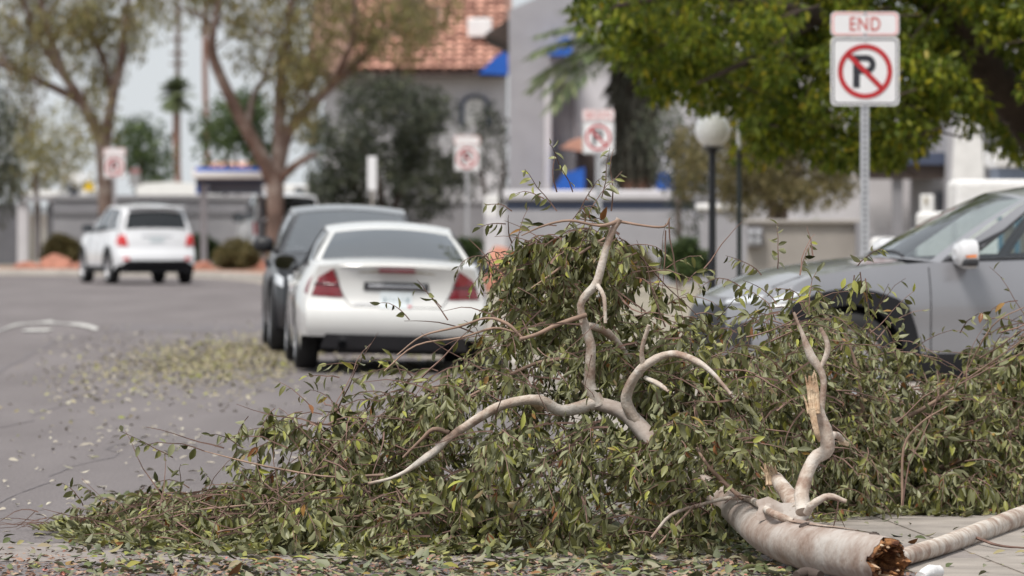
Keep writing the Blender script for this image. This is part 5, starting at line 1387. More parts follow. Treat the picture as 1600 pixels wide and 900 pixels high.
palm('stocky palm with long fronds and brick brown trunk before the grey building', 990, 75, 113.0, .27, 2.1, 46, 41, .62, (-.25, .75), skirt=2.3)
palm('small round headed palm far away beneath the utility pole', 277, 146, 260.0, .16, .85, 34, 42, .5, (-.6, 1.0), base_z=0.1, droop=.5)
palm('tall thin palm trunk rising out of the frame left of the gum tree', 322, -30, 270.0, .13, 1.3, 20, 43, .5, (-.6, 1.0), droop=.6)

# the ash tree whose canopy fills the top right
AY = 56.5
r = np.random.default_rng(51)
ax0 = wp(1760, 0, 58)[0]
t = Thing('ash_tree', (ax0, 58, 0.11), 'large green ash tree hanging over the top right with dark leaning trunk', 'tree')
m = MB()
main = [wp(1760, 600, 58), wp(1730, 420, 58), wp(1660, 270, 58), wp(1575, 150, 57.8), wp(1500, 40, 57.4), wp(1420, -80, 57)]
main[0][2] = 0.1
q = smooth_path(np.hstack([np.array(main), np.array([[.30], [.26], [.22], [.20], [.15], [.1]])]), 5); m.tube(q[:, :3], q[:, 3], 12, wob=.05)
t.add('trunk', m, M['bark_dark'], smooth=60)
for pts, rr in (([(1640, 240, 58), (1690, 100, 58.5), (1740, -60, 59)], [.2, .15, .1]), ([(1540, 100, 57.6), (1400, 60, 57), (1250, 20, 56), (1100, -10, 55.5), (960, 10, 55)], [.13, .1, .08, .05, .02]),
                ([(1480, 20, 57.4), (1330, -60, 57.5), (1150, -110, 57)], [.12, .09, .04]), ([(1400, 60, 57), (1330, 120, 57), (1240, 170, 56.6), (1150, 200, 56.3)], [.06, .05, .035, .015]),
                ([(1580, 150, 57.8), (1480, 140, 58.3), (1400, 170, 58.5)], [.08, .05, .02]), ([(1280, 30, 56.2), (1180, 90, 55.6), (1090, 130, 55.2)], [.05, .035, .015])):
    p = np.array([wp(*a) for a in pts]); q = smooth_path(np.hstack([p, np.array(rr)[:, None]]), 4); m = MB(); m.tube(q[:, :3], q[:, 3], 8, wob=.05); t.add('limb', m, M['bark_dark'], smooth=60)
LOW = np.array([(830, -60), (865, -10), (890, 28), (915, 62), (940, 66), (975, 128), (1010, 135), (1040, 176), (1072, 172), (1100, 176), (1130, 166), (1150, 215), (1172, 262), (1200, 250), (1250, 258), (1310, 268), (1350, 262), (1390, 272), (1436, 258), (1452, 196), (1480, 186), (1495, 216), (1530, 212), (1560, 240), (1600, 258), (1700, 250), (2100, 120)], float)
cs, rs = [], []
while len(cs) < 900:
    px_, py_ = r.uniform(830, 1800), r.uniform(-200, 250)
    low = np.interp(px_, LOW[:, 0], LOW[:, 1])
    if py_ > low - 22: continue
    if py_ < 0 and r.random() < .35: continue
    dd = max(0.0, (low-22-py_))/300
    Yc = AY + r.uniform(-1, 1)*(0.6 + 2.6*min(1, dd*1.6))
    if px_ > 1230 and Yc < 55.0: Yc += 2.5
    if Yc < 53: Yc = 53 + r.random()
    if 1500 < px_ < 1640 and abs((py_-150) - (px_-1575)*1.2) < 60 and Yc < 58.6: Yc = 58.7 + r.random()
    if px_ < 960 and r.random() < .35: continue
    c = wp(px_, py_, Yc); cs.append(c); k = r.uniform(.7, 1.25)
    rs.append((.21*k, .21*k, .16*k))
for _ in range(330):  # upper crown out of view, added to shade the leaves below
    px_, py_ = r.uniform(1080, 1950), r.uniform(-680, -190); c = wp(px_, py_, AY + 1 + r.uniform(-4, 4)); cs.append(c); k = r.uniform(1.1, 1.9); rs.append((.21*k, .21*k, .16*k))
a = crown(cs, rs, 80, .105, .044, .9, .35, r=r)
t.add_mesh('crown', shift_mesh(t, leaf_mesh('crown', *a, M['leaf_ash'], 'rhomb')), kind='stuff')
tw_ = MB()
for c in cs[::2]:
    d = r.normal(size=3)*.25; tw_.tube([c+d+np.array([.25, 0, .2]), c+d*.4+np.array([.05, 0, .08]), c], [.012, .008, .004], 4, cap=False)
t.add('twigs', tw_, M['bark_dark'], kind='stuff')

# ------------------------------------------------------------------ the fallen branch
FRONT = lambda Y: Y if Y < 26.3 else 26.3 + (Y-26.3)*.45
def branch_limb(t, name, pts, material, seg=12, wob=.05, smooth=60, n=4, cap=True, parent=None):
    """pts: (px, py, Y, radius in px)"""
    P = np.array([np.append(wp(p[0], p[1], p[2]), p[3]*p[2]/F) for p in pts])
    q = smooth_path(P, n); q[1:-1, :3] += np.random.default_rng(len(pts)*7+int(pts[0][0])).normal(size=(len(q)-2, 3))*q[1:-1, 3:4]*(.015 if seg > 12 else .04); m = MB(); m.tube(q[:, :3], np.maximum(q[:, 3], .0015), seg, cap=cap, wob=wob)
    return t.add(name, m, material, smooth=smooth, parent=parent)

r = np.random.default_rng(77)
fb = Thing('fallen_branch', (wp(1372, 868, 25.2)[0], 25.3, 0.0), 'big fallen eucalyptus bough with torn pale log lying across the road', 'fallen branch')
# log: noisy tube with a torn open end
LOGP = [(1388, 877, 23.4, 34), (1362, 872, 23.6, 36), (1310, 862, 24.0, 37), (1250, 850, 24.5, 38), (1205, 834, 25.0, 34), (1165, 806, 25.6, 27), (1120, 772, 26.1, 20), (1075, 744, 26.5, 17), (1042, 718, 26.9, 15.5), (1012, 682, 27.1, 14), (975, 645, 27.2, 12), (925, 628, 27.2, 10)]
LOGP = [(a_[0], a_[1], FRONT(a_[2]), a_[3]) for a_ in LOGP]
P = np.array([np.append(wp(p[0], p[1], p[2]), p[3]*p[2]/F) for p in LOGP]); q = smooth_path(P, 6)
m = MB(); seg = 26; tan = norm(np.gradient(q[:, :3], axis=0)); vs = []
ph = r.uniform(0, 6, 6)
for i in range(len(q)):
    u = norm(np.cross(tan[i], [0, 0, 1.0])); w = np.cross(u, tan[i])
    for k in range(seg):
        a_ = 2*math.pi*k/seg
        rad = q[i, 3]*(1 + .05*math.sin(2*a_+ph[0]+i*.12) + .03*math.sin(3*a_+ph[1]-i*.2) + .006*math.sin(i*.5+ph[2]))
        jag = 0.0
        if i == 0: jag = .03*math.sin(5*a_+ph[3]) + .025*math.sin(9*a_+ph[4]) + r.uniform(-.012, .012)
        vs.append(q[i, :3] + rad*(math.cos(a_)*u + math.sin(a_)*w) - tan[i]*jag)
m.add(vs, [(i*seg+k, i*seg+(k+1) % seg, (i+1)*seg+(k+1) % seg, (i+1)*seg+k) for i in range(len(q)-1) for k in range(seg)])
log = fb.add('log', m, M['bark_log'], smooth=60)
for (i0, k0, ni, sk) in ((6, 5, 14, .25), (16, 8, 16, -.2), (27, 5, 12, .2)):   # thin peeling bark ribbons along the log
    m = MB()
    def SPt(i, j):
        ii = i0+i; e = i/(ni-1); w_ = math.sin(math.pi*min(.97, e+.03))*.55
        a_ = k0 + sk*i + (j-1)*w_; k1 = int(math.floor(a_)); f_ = a_-k1
        b0 = np.array(vs[ii*seg + k1 % seg])*(1-f_) + np.array(vs[ii*seg + (k1+1) % seg])*f_
        return tuple(b0 + norm(b0-q[ii, :3])*(.0025 + .02*max(0, e-.7)**1.5 + .003*(j != 1)))
    m.grid(SPt, ni, 3); fb.add('peeling_bark', m, M['bark_peel'], smooth=60, parent=log)
for (i0, k0, rk) in ((6, 6, .016), (16, 8, .02), (11, 4, .011), (22, 7, .014)):   # knots
    b0 = np.array(vs[i0*seg+k0]); n0 = norm(b0 - q[i0, :3]); m = MB()
    m.tube([b0 - n0*.01, b0 + n0*.006, b0 + n0*.010, b0 + n0*.004], [rk*1.5, rk*1.2, rk*.8, rk*.3], 9, wob=.12); fb.add('knot', m, M['bark_dark'], smooth=60, parent=log)
# torn hollow end: rough concentric rings going inward
m = MB(); rings = []
for j, (f_, dep) in enumerate(((0.985, .0), (.90, -.012), (.76, .0), (.6, .035), (.42, .075), (.2, .10), (.04, .11))):
    ring = []
    for k in range(seg):
        b0 = np.array(vs[k]); c = q[0, :3]
        p = c + (b0-c)*f_ + tan[0]*(dep + (r.uniform(-.022, .022) if j else .004)); ring.append(p)
    rings.append(ring)
m.grid(lambda i, j: tuple(rings[i][j % seg]), len(rings), seg+1)
fb.add('torn_end', m, M['woodrot'], parent=log)
for k in range(46):   # splinters round the torn rim
    a_ = r.uniform(0, 2*math.pi); i = int(a_/(2*math.pi)*seg) % seg; b0 = np.array(vs[i]); c = q[0, :3]
    f_ = r.uniform(.55, .95); p0 = c + (b0-c)*f_ + tan[0]*.03; d = -tan[0]*r.uniform(.02, .075) + r.normal(size=3)*.008
    m = MB(); m.tube([p0, p0+d*.6, p0+d], [.009, .006, .001], 4); fb.add('splinter', m, M['woodrot'] if k % 3 else M['wood'], parent=log)
# peeled bark flake on the log
m = MB(); c = wp(1215, 796, 25.0)
m.grid(lambda i, j: (c[0] - .10 + .055*i + .012*(j % 2), c[1] - .10 - .015*j, c[2] + .045 - .03*j + .018*math.sin(i*1.9)), 5, 4); fb.add('bark_flake', m, M['bark_log'], parent=log)
L_ = [
 ('limb', [(935, 632, 27.2, 17), (922, 595, 27.15, 14), (921, 540, 27.1, 13.5), (912, 480, 27.05, 12.5), (926, 440, 27.0, 12), (945, 398, 27.0, 9.5), (957, 360, 27.0, 8.5), (968, 342, 27.0, 7.5)]),
 ('limb', [(930, 629, 27.2, 16), (880, 641, 27.1, 14), (838, 632, 27.0, 13), (790, 632, 26.95, 11.5), (745, 652, 26.8, 11), (705, 678, 26.7, 10), (668, 715, 26.5, 8), (622, 742, 26.4, 6), (575, 756, 26.3, 4)]),
 ('limb', [(702, 676, 26.7, 7), (680, 672, 26.75, 6.5), (655, 690, 26.8, 4.5), (630, 715, 26.9, 3)]),
 ('limb', [(1000, 668, 27.15, 16), (982, 632, 27.1, 13.5), (984, 603, 27.0, 13), (1010, 574, 26.9, 12), (1045, 551, 26.8, 10), (1085, 565, 26.6, 8), (1112, 582, 26.5, 6), (1142, 616, 26.4, 4)]),
 ('limb', [(1006, 578, 26.9, 8), (1003, 545, 26.85, 6), (1014, 508, 26.8, 5)]),
 ('limb', [(1008, 590, 26.95, 7), (1030, 600, 26.8, 6), (1045, 612, 26.7, 3.5)]),
 ('limb', [(916, 492, 27.0, 6), (875, 508, 26.9, 6), (838, 523, 26.8, 5), (812, 530, 26.7, 4)]),
 ('limb', [(930, 442, 27.0, 8), (943, 465, 26.9, 7), (946, 505, 26.85, 4)]),
 ('limb', [(918, 508, 27.1, 8), (940, 512, 27.3, 9), (962, 528, 27.5, 8), (985, 560, 27.7, 5)]),
 ('limb', [(966, 346, 27.0, 5), (935, 352, 26.9, 3.6), (890, 344, 26.8, 3.2), (850, 352, 26.8, 2.6), (815, 368, 26.7, 1.6)]),
 ('limb', [(968, 346, 27.0, 4), (1000, 352, 26.9, 3.2), (1036, 354, 26.9, 2.8), (1047, 340, 26.9, 1.5)]),
 ('limb', [(945, 372, 27.3, 3), (900, 400, 27.2, 3), (860, 430, 27.2, 2.5), (830, 450, 27.1, 1.5)]),
 ('limb', [(1255, 800, 24.75, 24), (1262, 760, 24.8, 20), (1275, 725, 24.85, 18), (1293, 698, 24.85, 17.5), (1284, 662, 24.85, 16), (1272, 630, 24.85, 13)]),
 ('limb', [(1250, 800, 24.9, 24), (1230, 770, 25.2, 19), (1212, 748, 25.5, 16)]),
 ('limb', [(1262, 800, 24.7, 11), (1272, 785, 24.65, 10), (1295, 776, 24.65, 8), (1322, 784, 24.65, 5)]),
 ('limb', [(1284, 640, 25.15, 7), (1286, 590, 25.15, 9), (1270, 555, 25.15, 9), (1252, 515, 25.15, 7), (1240, 488, 25.15, 4)]),
 ('limb', [(1282, 575, 25.15, 6), (1292, 545, 25.15, 6), (1282, 512, 25.15, 4)]),
 ('limb', [(1238, 815, 24.6, 9), (1205, 798, 24.7, 9), (1175, 783, 25.45, 8), (1140, 778, 25.55, 6.5), (1095, 788, 25.55, 5.5), (1050, 805, 25.55, 5), (1018, 840, 25.45, 4)]),
 ('limb', [(1160, 780, 25.5, 6), (1130, 752, 25.55, 5.5), (1108, 728, 25.55, 4.5), (1088, 700, 25.65, 3)]),
 ('limb', [(1085, 790, 25.55, 4.5), (1060, 820, 25.35, 3.5), (1030, 850, 25.25, 2.5)]),
 ('limb', [(820, 532, 27.2, 3.5), (790, 505, 27.2, 4), (760, 498, 27.2, 3.5), (715, 510, 27.2, 3), (660, 525, 27.1, 2.2), (620, 555, 27, 1.5)]),
 ('limb', [(808, 520, 27.3, 3), (770, 512, 27.3, 3.2), (720, 528, 27.2, 2.8), (650, 540, 27.2, 2), (600, 580, 27.1, 1.5)]),
 ('limb', [(880, 560, 27.6, 4), (830, 570, 27.6, 4), (770, 600, 27.5, 3.5), (700, 640, 27.4, 3), (640, 690, 27.2, 2)]),
 ('limb', [(600, 742, 26.4, 3), (520, 745, 26.6, 2.6), (450, 735, 26.8, 2.2), (380, 720, 27.0, 1.8), (320, 705, 27.2, 1.2)]),
 ('limb', [(575, 755, 26.5, 3), (480, 780, 26.8, 2.6), (380, 790, 27.0, 2), (280, 800, 27.2, 1.6), (180, 815, 27.4, 1.2)]),
 ('limb', [(1288, 700, 24.95, 9), (1302, 680, 25.15, 8), (1318, 690, 25.35, 7)]),
]
def kink(pts):
    out = []
    for i, a_ in enumerate(pts):
        j = 0 if i in (0, len(pts)-1) else .2
        out.append((a_[0] + r.normal()*a_[3]*j, a_[1] + r.normal()*a_[3]*j, FRONT(a_[2]), a_[3]*.64*(1 + r.normal()*.12)))
    return out
L_ = [(nm, kink(pts)) for nm, pts in L_]
for nm, pts in L_:
    branch_limb(fb, nm, pts, wob=.07, material=M['bark_limb'] if max(p[3] for p in pts) > 4.2 else M['twiglimb'], seg=10 if pts[0][3] > 10 else 7)
# broken tops: pale splinters
def splinters(cpx, cpy, Y, n, hgt, wpx, seed, lean=(0, 0)):
    rr = np.random.default_rng(seed)
    for k in range(n):
        x = cpx + rr.uniform(-1, 1)*wpx; h_ = hgt*rr.uniform(.25, 1)
        branch_limb(fb, 'splinter', [(x, cpy+6, Y-.02+rr.uniform(-.03, .03), 2.6), (x + lean[0]*.5 + rr.uniform(-2, 2), cpy-h_*.5, Y-.02, 1.9), (x + lean[0] + rr.uniform(-3, 3), cpy-h_, Y-.02, .8)], M['wood'], seg=5, n=2)
splinters(1272, 640, 24.83, 30, 62, 9, 5, (-6, 0))
splinters(1210, 752, 25.48, 24, 30, 12, 6, (-8, 0))
branch_limb(fb, 'splinter', [(845, 638, 26.95, 6), (830, 628, 26.9, 5), (814, 622, 26.88, 2)], M['wood'], seg=6)
branch_limb(fb, 'splinter', [(1314, 690, 25.3, 5), (1324, 694, 25.35, 4)], M['wood'], seg=6)
branch_limb(fb, 'splinter', [(1268, 640, 24.76, 6), (1276, 675, 24.74, 5), (1280, 690, 24.76, 2)], M['wood'], seg=6)

# bare limb on the pavement at right, and small bits
bl = Thing('bare_limb', (wp(1500, 840, 26.4)[0], 26.4, 0.0), 'bare pale limb lying on concrete behind the torn log end', 'fallen branch')
branch_limb(bl, 'limb', [(1395, 880, 24.4, 12), (1420, 868, 24.9, 14), (1470, 853, 25.6, 15), (1530, 832, 26.7, 16), (1600, 806, 28.1, 16.5), (1690, 775, 30.0, 17), (1760, 755, 31.4, 17)], M['bark_limb'], seg=14, wob=.012)
branch_limb(bl, 'twig', [(1520, 838, 26.4, 3), (1560, 852, 26.0, 2.2), (1600, 856, 25.9, 1.5)], M['twig'], seg=5)
st_ = Thing('wood_stub', (wp(1455, 893, 24.5)[0], 24.5, 0.012), 'small pale peeled stub at the bottom edge right of the log', 'wood piece')
branch_limb(st_, 'stub', [(1438, 902, 23.7, 9), (1452, 895, 23.8, 12), (1466, 893, 23.9, 10)], M['wall_white'], seg=10)
st2 = Thing('wood_stub', (wp(1265, 895, 24.6)[0], 24.6, 0.012), 'dark rounded bark stub at the bottom edge under the log', 'wood piece')
branch_limb(st2, 'stub', [(1244, 900, 23.7, 8), (1262, 896, 23.75, 10), (1282, 900, 23.7, 8)], M['bark_dark'], seg=10)

samp = []
for nm, pts in [('log', LOGP)] + [L_[i] for i in (0, 1, 2, 3, 4, 6, 7, 12, 13, 15, 17, 18)]:
    samp.append(smooth_path(np.array(pts, float), 6))
samp = np.vstack(samp)
samp = samp[~((samp[:, 3] > 11) & (samp[:, 0] > 1005) & (samp[:, 0] < 1165) & (samp[:, 1] > 660))]
# --- foliage sprays: drooping twigs that carry alternate leaves
TOPL = np.array([(40, 850), (75, 835), (110, 790), (140, 775), (190, 815), (225, 785), (260, 768), (300, 762), (340, 768), (400, 748), (455, 735), (480, 675), (510, 632), (560, 612), (610, 598), (680, 570), (745, 565), (795, 500), (812, 410),
                 (840, 350), (900, 335), (960, 350), (1000, 390), (1020, 450), (1040, 480), (1085, 545), (1130, 525), (1150, 515), (1180, 485), (1220, 470), (1260, 475), (1290, 515), (1340, 560)], float)
TOPR = np.array([(1150, 560), (1200, 530), (1260, 505), (1310, 505), (1350, 525), (1400, 560), (1440, 595), (1480, 612), (1520, 585), (1560, 555), (1610, 510), (1720, 510)], float)
FA = dict(pos=[], ax=[], nr=[], L=[], W=[]); FBk = dict(pos=[], ax=[], nr=[], L=[], W=[])
TWA, TWB = MB(), MB()
DOWN = np.array([0, 0, -1.0])
def spray(store, twigs, root, direction, length, nleaf, droop=.8, Ls=(.042, .076), rr=r, hang=.8, tw0=.0035, ratio=(.27, .48), flip=0.0):
    root = np.array(root, float); d = norm(direction); pts = [root]; k = 6
    for i in range(k):
        d = norm(d + DOWN*droop*.22 + rr.normal(size=3)*.13); p = pts[-1] + d*length/k
        if p[2] < .02: p[2] = .02 + rr.random()*.02; d = norm(d*np.array([1, 1, .1]))
        pts.append(p)
    pts = np.array(pts)
    tx_ = 800 + pts[:, 0]*F/pts[:, 1]; ty_ = HZ + (CH-pts[:, 2])*F/pts[:, 1]
    hit = (np.hypot(tx_[:, None]-samp[None, :, 0], ty_[:, None]-samp[None, :, 1]) < samp[None, :, 3]+7) & (pts[:, 1, None] < samp[None, :, 2]+.02)
    if not hit.any() or rr.random() < .06: twigs.tube(pts, np.linspace(tw0, .0012, k+1), 3, cap=False)
    for j in range(nleaf):
        s = (j+.6)/nleaf*k*.92 + .45; i = min(k-1, int(s)); f_ = s-i; p = pts[i]*(1-f_) + pts[i+1]*f_
        td = norm(pts[i+1]-pts[i]); sd = norm(np.cross(td, rr.normal(size=3)))
        a = norm(td*.55 + sd*.8 + DOWN*hang*rr.uniform(.2, 1.4))
        if p[2] < .05: a[2] = abs(a[2])*.15
        n_ = norm(rr.normal(size=3) + np.array([0, -.55, .5]))*(-1 if rr.random() < flip else 1)
        Lf = rr.uniform(*Ls)*(1.1-.35*j/nleaf)
        store['pos'].append(p); store['ax'].append(a); store['nr'].append(n_); store['L'].append(Lf); store['W'].append(Lf*rr.uniform(*ratio))
    return pts

def fill(store, twigs, n, px0, px1, TOP, front, depth, bottom_z=0.0, seed=1, steep=1.6):
    rr = np.random.default_rng(seed); cnt = 0
    while cnt < n:
        px_ = rr.uniform(px0, px1)
        yc_ = np.interp(px_, *front); Y = yc_ + depth*np.clip(np.interp(px_, [60, 500, 900], [.35, .8, 1.0]), 0, 1)*rr.random()**.8
        zt_ = wp(0, np.interp(px_, TOP[:, 0], TOP[:, 1]), yc_ + depth*.4)[2]*(1 + .07*math.sin(px_*.043) + .05*math.sin(px_*.101+1))
        # height of the mound over depth: rises quickly from its front edge
        f_ = (Y-yc_)/depth; prof = min(1.0, .22 + steep*f_) * (1.0 if f_ < .75 else 1-(f_-.75)*1.2)
        if zt_*rr.random() > 1.7*rr.random() and rr.random() < .35: continue
        z = bottom_z + zt_*prof*rr.random()**.62
        if z < .03: z = .03
        x = (px_-800)*Y/F
        d = norm(np.array([rr.normal()*.9 - .3, rr.normal()*.5 - .45, rr.uniform(-.3, .5)]))
        zroof = max(.05, zt_*prof*1.02); m_ = int(rr.integers(5, 12)); sl_ = rr.uniform(.2, .5)
        if z + sl_*.35 > zroof: d[2] = min(d[2], .05)
        stem = spray(dict(pos=[], ax=[], nr=[], L=[], W=[]), twigs, (x, Y, z), d, sl_, 0, droop=rr.uniform(.3, .9), rr=rr, tw0=.0055)
        sc = rr.uniform(.72, 1.5); lo_ = rr.uniform(.19, .36); fl = rr.choice([.1, .25, .8]); dr = rr.uniform(.5, 1.6); hg = rr.uniform(.5, 1.5)
        for _ in range(m_):
            p = stem[rr.integers(1, len(stem))] + rr.normal(size=3)*.02; cnt += 1; ln = rr.uniform(.14, .34)
            if p[2] < .03: p[2] = .03
            dd = norm(norm(stem[-1]-stem[0])*.6 + rr.normal(size=3)*.6)
            if p[2] + ln*.3 > zroof: dd[2] = min(dd[2], .05)
            spray(store, twigs, p, dd, ln, int(ln*70/max(1, sc)**.6), droop=dr, rr=rr, Ls=(.038*sc, .069*sc), ratio=(lo_, lo_+.14), flip=fl, hang=hg, tw0=.0028)
fill(FA, TWA, 2500, 175, 1310, TOPL, ([60, 200, 500, 900, 1150, 1200, 1330], [27.2, 26.5, 25.6, 25.45, 25.8, 26.9, 27.6]), 2.9, seed=101)
fill(FA, TWA, 230, 165, 480, TOPL, ([60, 200, 500], [27.0, 26.4, 25.8]), 2.0, seed=104)
fill(FBk, TWB, 1500, 1170, 1730, TOPR, ([1170, 1400, 1600, 1730], [28.0, 28.9, 29.0, 29.1]), 2.0, seed=102, steep=2.4)
# dense hanging curtain below the top twigs
rr = np.random.default_rng(103)
for _ in range(95):
    s = rr.random(); px_ = 815 + 190*s; py_ = 352 + rr.uniform(-6, 50) + 40*abs(s-.6) + (30 if px_ > 985 else 0)
    spray(FA, TWA, wp(px_, py_, 26.9 + rr.uniform(-.25, .35)), (rr.normal()*.5 - .3, rr.normal()*.4, rr.uniform(-.2, .3)), rr.uniform(.16, .30), 13, droop=1.6, hang=1.5, rr=rr)
for _ in range(90):   # left shoulder of the heap below that curtain
    px_ = rr.uniform(808, 940); py_ = rr.uniform(400, 520)
    spray(FA, TWA, wp(px_, py_, 27.1 + rr.uniform(-.3, .8)), (rr.normal()*.6 - .2, rr.normal()*.5, rr.uniform(-.3, .4)), rr.uniform(.2, .34), 12, droop=1.2, rr=rr)
for _ in range(110):   # leaves over the middle of the log
    spray(FA, TWA, wp(rr.uniform(1045, 1185), rr.uniform(650, 790), rr.uniform(25.15, 25.7)), (rr.normal()*.7 - .2, rr.normal()*.3 - .2, rr.uniform(-.3, .5)), rr.uniform(.12, .26), 11, droop=1.0, rr=rr)
for _ in range(16):   # raised shoulder before the crossover's nose
    px_ = rr.uniform(1095, 1325); spray(FA, TWA, wp(px_, np.interp(px_, [1095, 1180, 1250, 1325], [520, 470, 455, 490]) + rr.uniform(-10, 90), rr.uniform(26.7, 27.8)), (rr.normal()*.5, rr.normal()*.4, rr.uniform(-.1, .8)), rr.uniform(.16, .34), 13, droop=1.1, rr=rr)
for _ in range(70):   # middle saddle between the upright limb and the broken stub
    spray(FA, TWA, wp(rr.uniform(985, 1085), rr.uniform(490, 620), rr.uniform(26.9, 28.0)), (rr.normal()*.7, rr.normal()*.4, rr.uniform(-.3, .5)), rr.uniform(.16, .34), 15, droop=1.0, rr=rr)
for _ in range(90):   # ragged outline: long thin sprays leaving the heap
    px_ = rr.uniform(230, 1300); py_ = np.interp(px_, TOPL[:, 0], TOPL[:, 1]) + rr.uniform(0, 40)
    spray(FA, TWA, wp(px_, py_, rr.uniform(26.6, 27.4)), (rr.normal()*.8 - .25, rr.normal()*.3, rr.uniform(.05, .8)), rr.uniform(.18, .42), int(rr.integers(4, 10)), droop=.9, rr=rr, ratio=(.2, .36), Ls=(.05, .095))
for _ in range(40):
    px_ = rr.uniform(1330, 1650); py_ = np.interp(px_, TOPR[:, 0], TOPR[:, 1]) + rr.uniform(-5, 40)
    spray(FBk, TWB, wp(px_, py_, rr.uniform(29.2, 30)), (rr.normal()*.8, rr.normal()*.3, rr.uniform(.1, .9)), rr.uniform(.2, .5), int(rr.integers(4, 10)), droop=.9, rr=rr, ratio=(.2, .36))
for _ in range(45):   # leaves half hiding the fork of the log
    spray(FA, TWA, wp(rr.uniform(985, 1062), rr.uniform(640, 735), rr.uniform(25.9, 26.3)), (rr.normal()*.7 - .2, rr.normal()*.3 - .2, rr.uniform(-.3, .4)), rr.uniform(.12, .24), 11, droop=1.1, rr=rr)
# single sprays that stick out of the outline: (px, py, Y, dx, dz, length, leaves)
for (px_, py_, Y, dx_, dz_, ln, nl) in [(895, 300, 26.9, -.15, 1, .34, 8), (940, 310, 26.9, .1, 1, .25, 7), (870, 330, 26.8, -.5, .7, .3, 8), (850, 310, 26.8, -.8, .3, .2, 6), (905, 335, 26.9, 0, 1, .22, 9),
        (1340, 415, 26.5, .1, .2, .16, 9), (1344, 425, 26.5, .1, -.6, .2, 14), (1335, 430, 26.5, -.1, -.6, .2, 14), (1352, 435, 26.5, .2, -.8, .18, 12), (1190, 430, 26.9, -.3, .6, .2, 8), (1160, 450, 26.9, -.5, .4, .25, 10), (1215, 420, 26.9, .1, .7, .22, 10), (1250, 425, 26.9, .2, .6, .22, 10),
        (1500, 520, 29.3, .2, .5, .3, 7), (1470, 590, 29.3, -.3, .6, .3, 8), (1540, 500, 29.3, .6, .3, .4, 9), (1590, 470, 29.3, -.6, .2, .4, 9), (1300, 470, 26.8, .3, .5, .3, 10), (1360, 520, 27.5, .4, .4, .3, 10), (1390, 545, 28.5, .3, .5, .25, 9),
        (270, 715, 26.9, -.6, .5, .3, 9), (320, 705, 26.9, -.9, .35, .35, 9), (400, 690, 26.8, .3, .6, .25, 7), (380, 700, 26.8, -.4, .6, .2, 8), (490, 640, 26.8, -.4, .6, .22, 7), (530, 590, 26.9, -.6, .3, .2, 6), (560, 570, 26.9, -.7, .4, .2, 6),
        (130, 790, 27.1, -.4, .6, .16, 9), (60, 800, 27.6, -.6, .3, .25, 4), (640, 500, 27, -.4, .6, .2, 5), (690, 480, 27, -.2, .6, .18, 5), (800, 330, 26.7, -.5, .5, .14, 6), (790, 350, 26.7, -.6, .2, .14, 6), (1075, 440, 26.9, .2, .5, .2, 6), (1120, 500, 26.9, .3, .5, .2, 7), (1040, 420, 26.9, .5, .5, .2, 5)]:
    spray(FA if px_ < 1450 else FBk, TWA if px_ < 1450 else TWB, wp(px_, py_, Y), (dx_, rr.normal()*.2, dz_), ln, nl, droop=.7, rr=rr)
# thin bare wiry twigs
for (px_, py_, Y, dx_, dz_, ln) in [(870, 300, 26.8, -.05, 1, .2), (955, 330, 26.9, 0, 1, .3), (1045, 345, 26.9, .3, -1, .5), (1040, 360, 26.9, -.05, -1, .35), (800, 380, 26.8, -.2, .8, .2), (790, 430, 26.8, -.8, .6, .25), (780, 500, 26.8, -.8, .5, .3),
        (1000, 400, 26.9, .5, -.6, .6), (1100, 420, 26.9, .4, .4, .3), (1250, 430, 26.8, 0, 1, .25), (1270, 400, 26.8, -.2, .8, .15), (740, 520, 27, -.7, .3, .4), (700, 500, 27, -.5, .6, .25), (1410, 790, 26.2, -.1, 1, .6), (1400, 660, 26.4, .6, .5, .35), (1390, 800, 25.9, .0, .5, .1),
        (450, 700, 26.7, -.8, .4, .4), (350, 700, 26.8, -1, .3, .4), (250, 790, 26.9, -1, .1, .4), (880, 800, 25.7, -.6, .3, .4), (740, 720, 26.2, .1, -1, .25), (700, 800, 25.8, .5, .2, .4), (1000, 600, 26.7, .2, -.8, .5), (990, 640, 26.8, .1, -1, .5), (1530, 560, 29.2, .5, .4, .7), (1500, 600, 29.2, .6, .35, .7), (1560, 520, 29.2, .7, .2, .6)]:
    b = TWA if px_ < 1450 else TWB; spray(dict(pos=[], ax=[], nr=[], L=[], W=[]), b, wp(px_, py_, Y), (dx_, rr.normal()*.2, dz_), ln, 0, droop=.3, rr=rr, tw0=.0045)
for _ in range(260):  # random bare twigs among the leaves
    px_ = rr.uniform(200, 1320); top = np.interp(px_, TOPL[:, 0], TOPL[:, 1]); py_ = rr.uniform(top+10, 850)
    spray(dict(pos=[], ax=[], nr=[], L=[], W=[]), TWA, wp(px_, py_, 26.1 + rr.uniform(-.3, .8)), (rr.normal()*.9, rr.normal()*.4, rr.normal()*.5), rr.uniform(.15, .5), 0, droop=.3, rr=rr, tw0=rr.uniform(.002, .006))
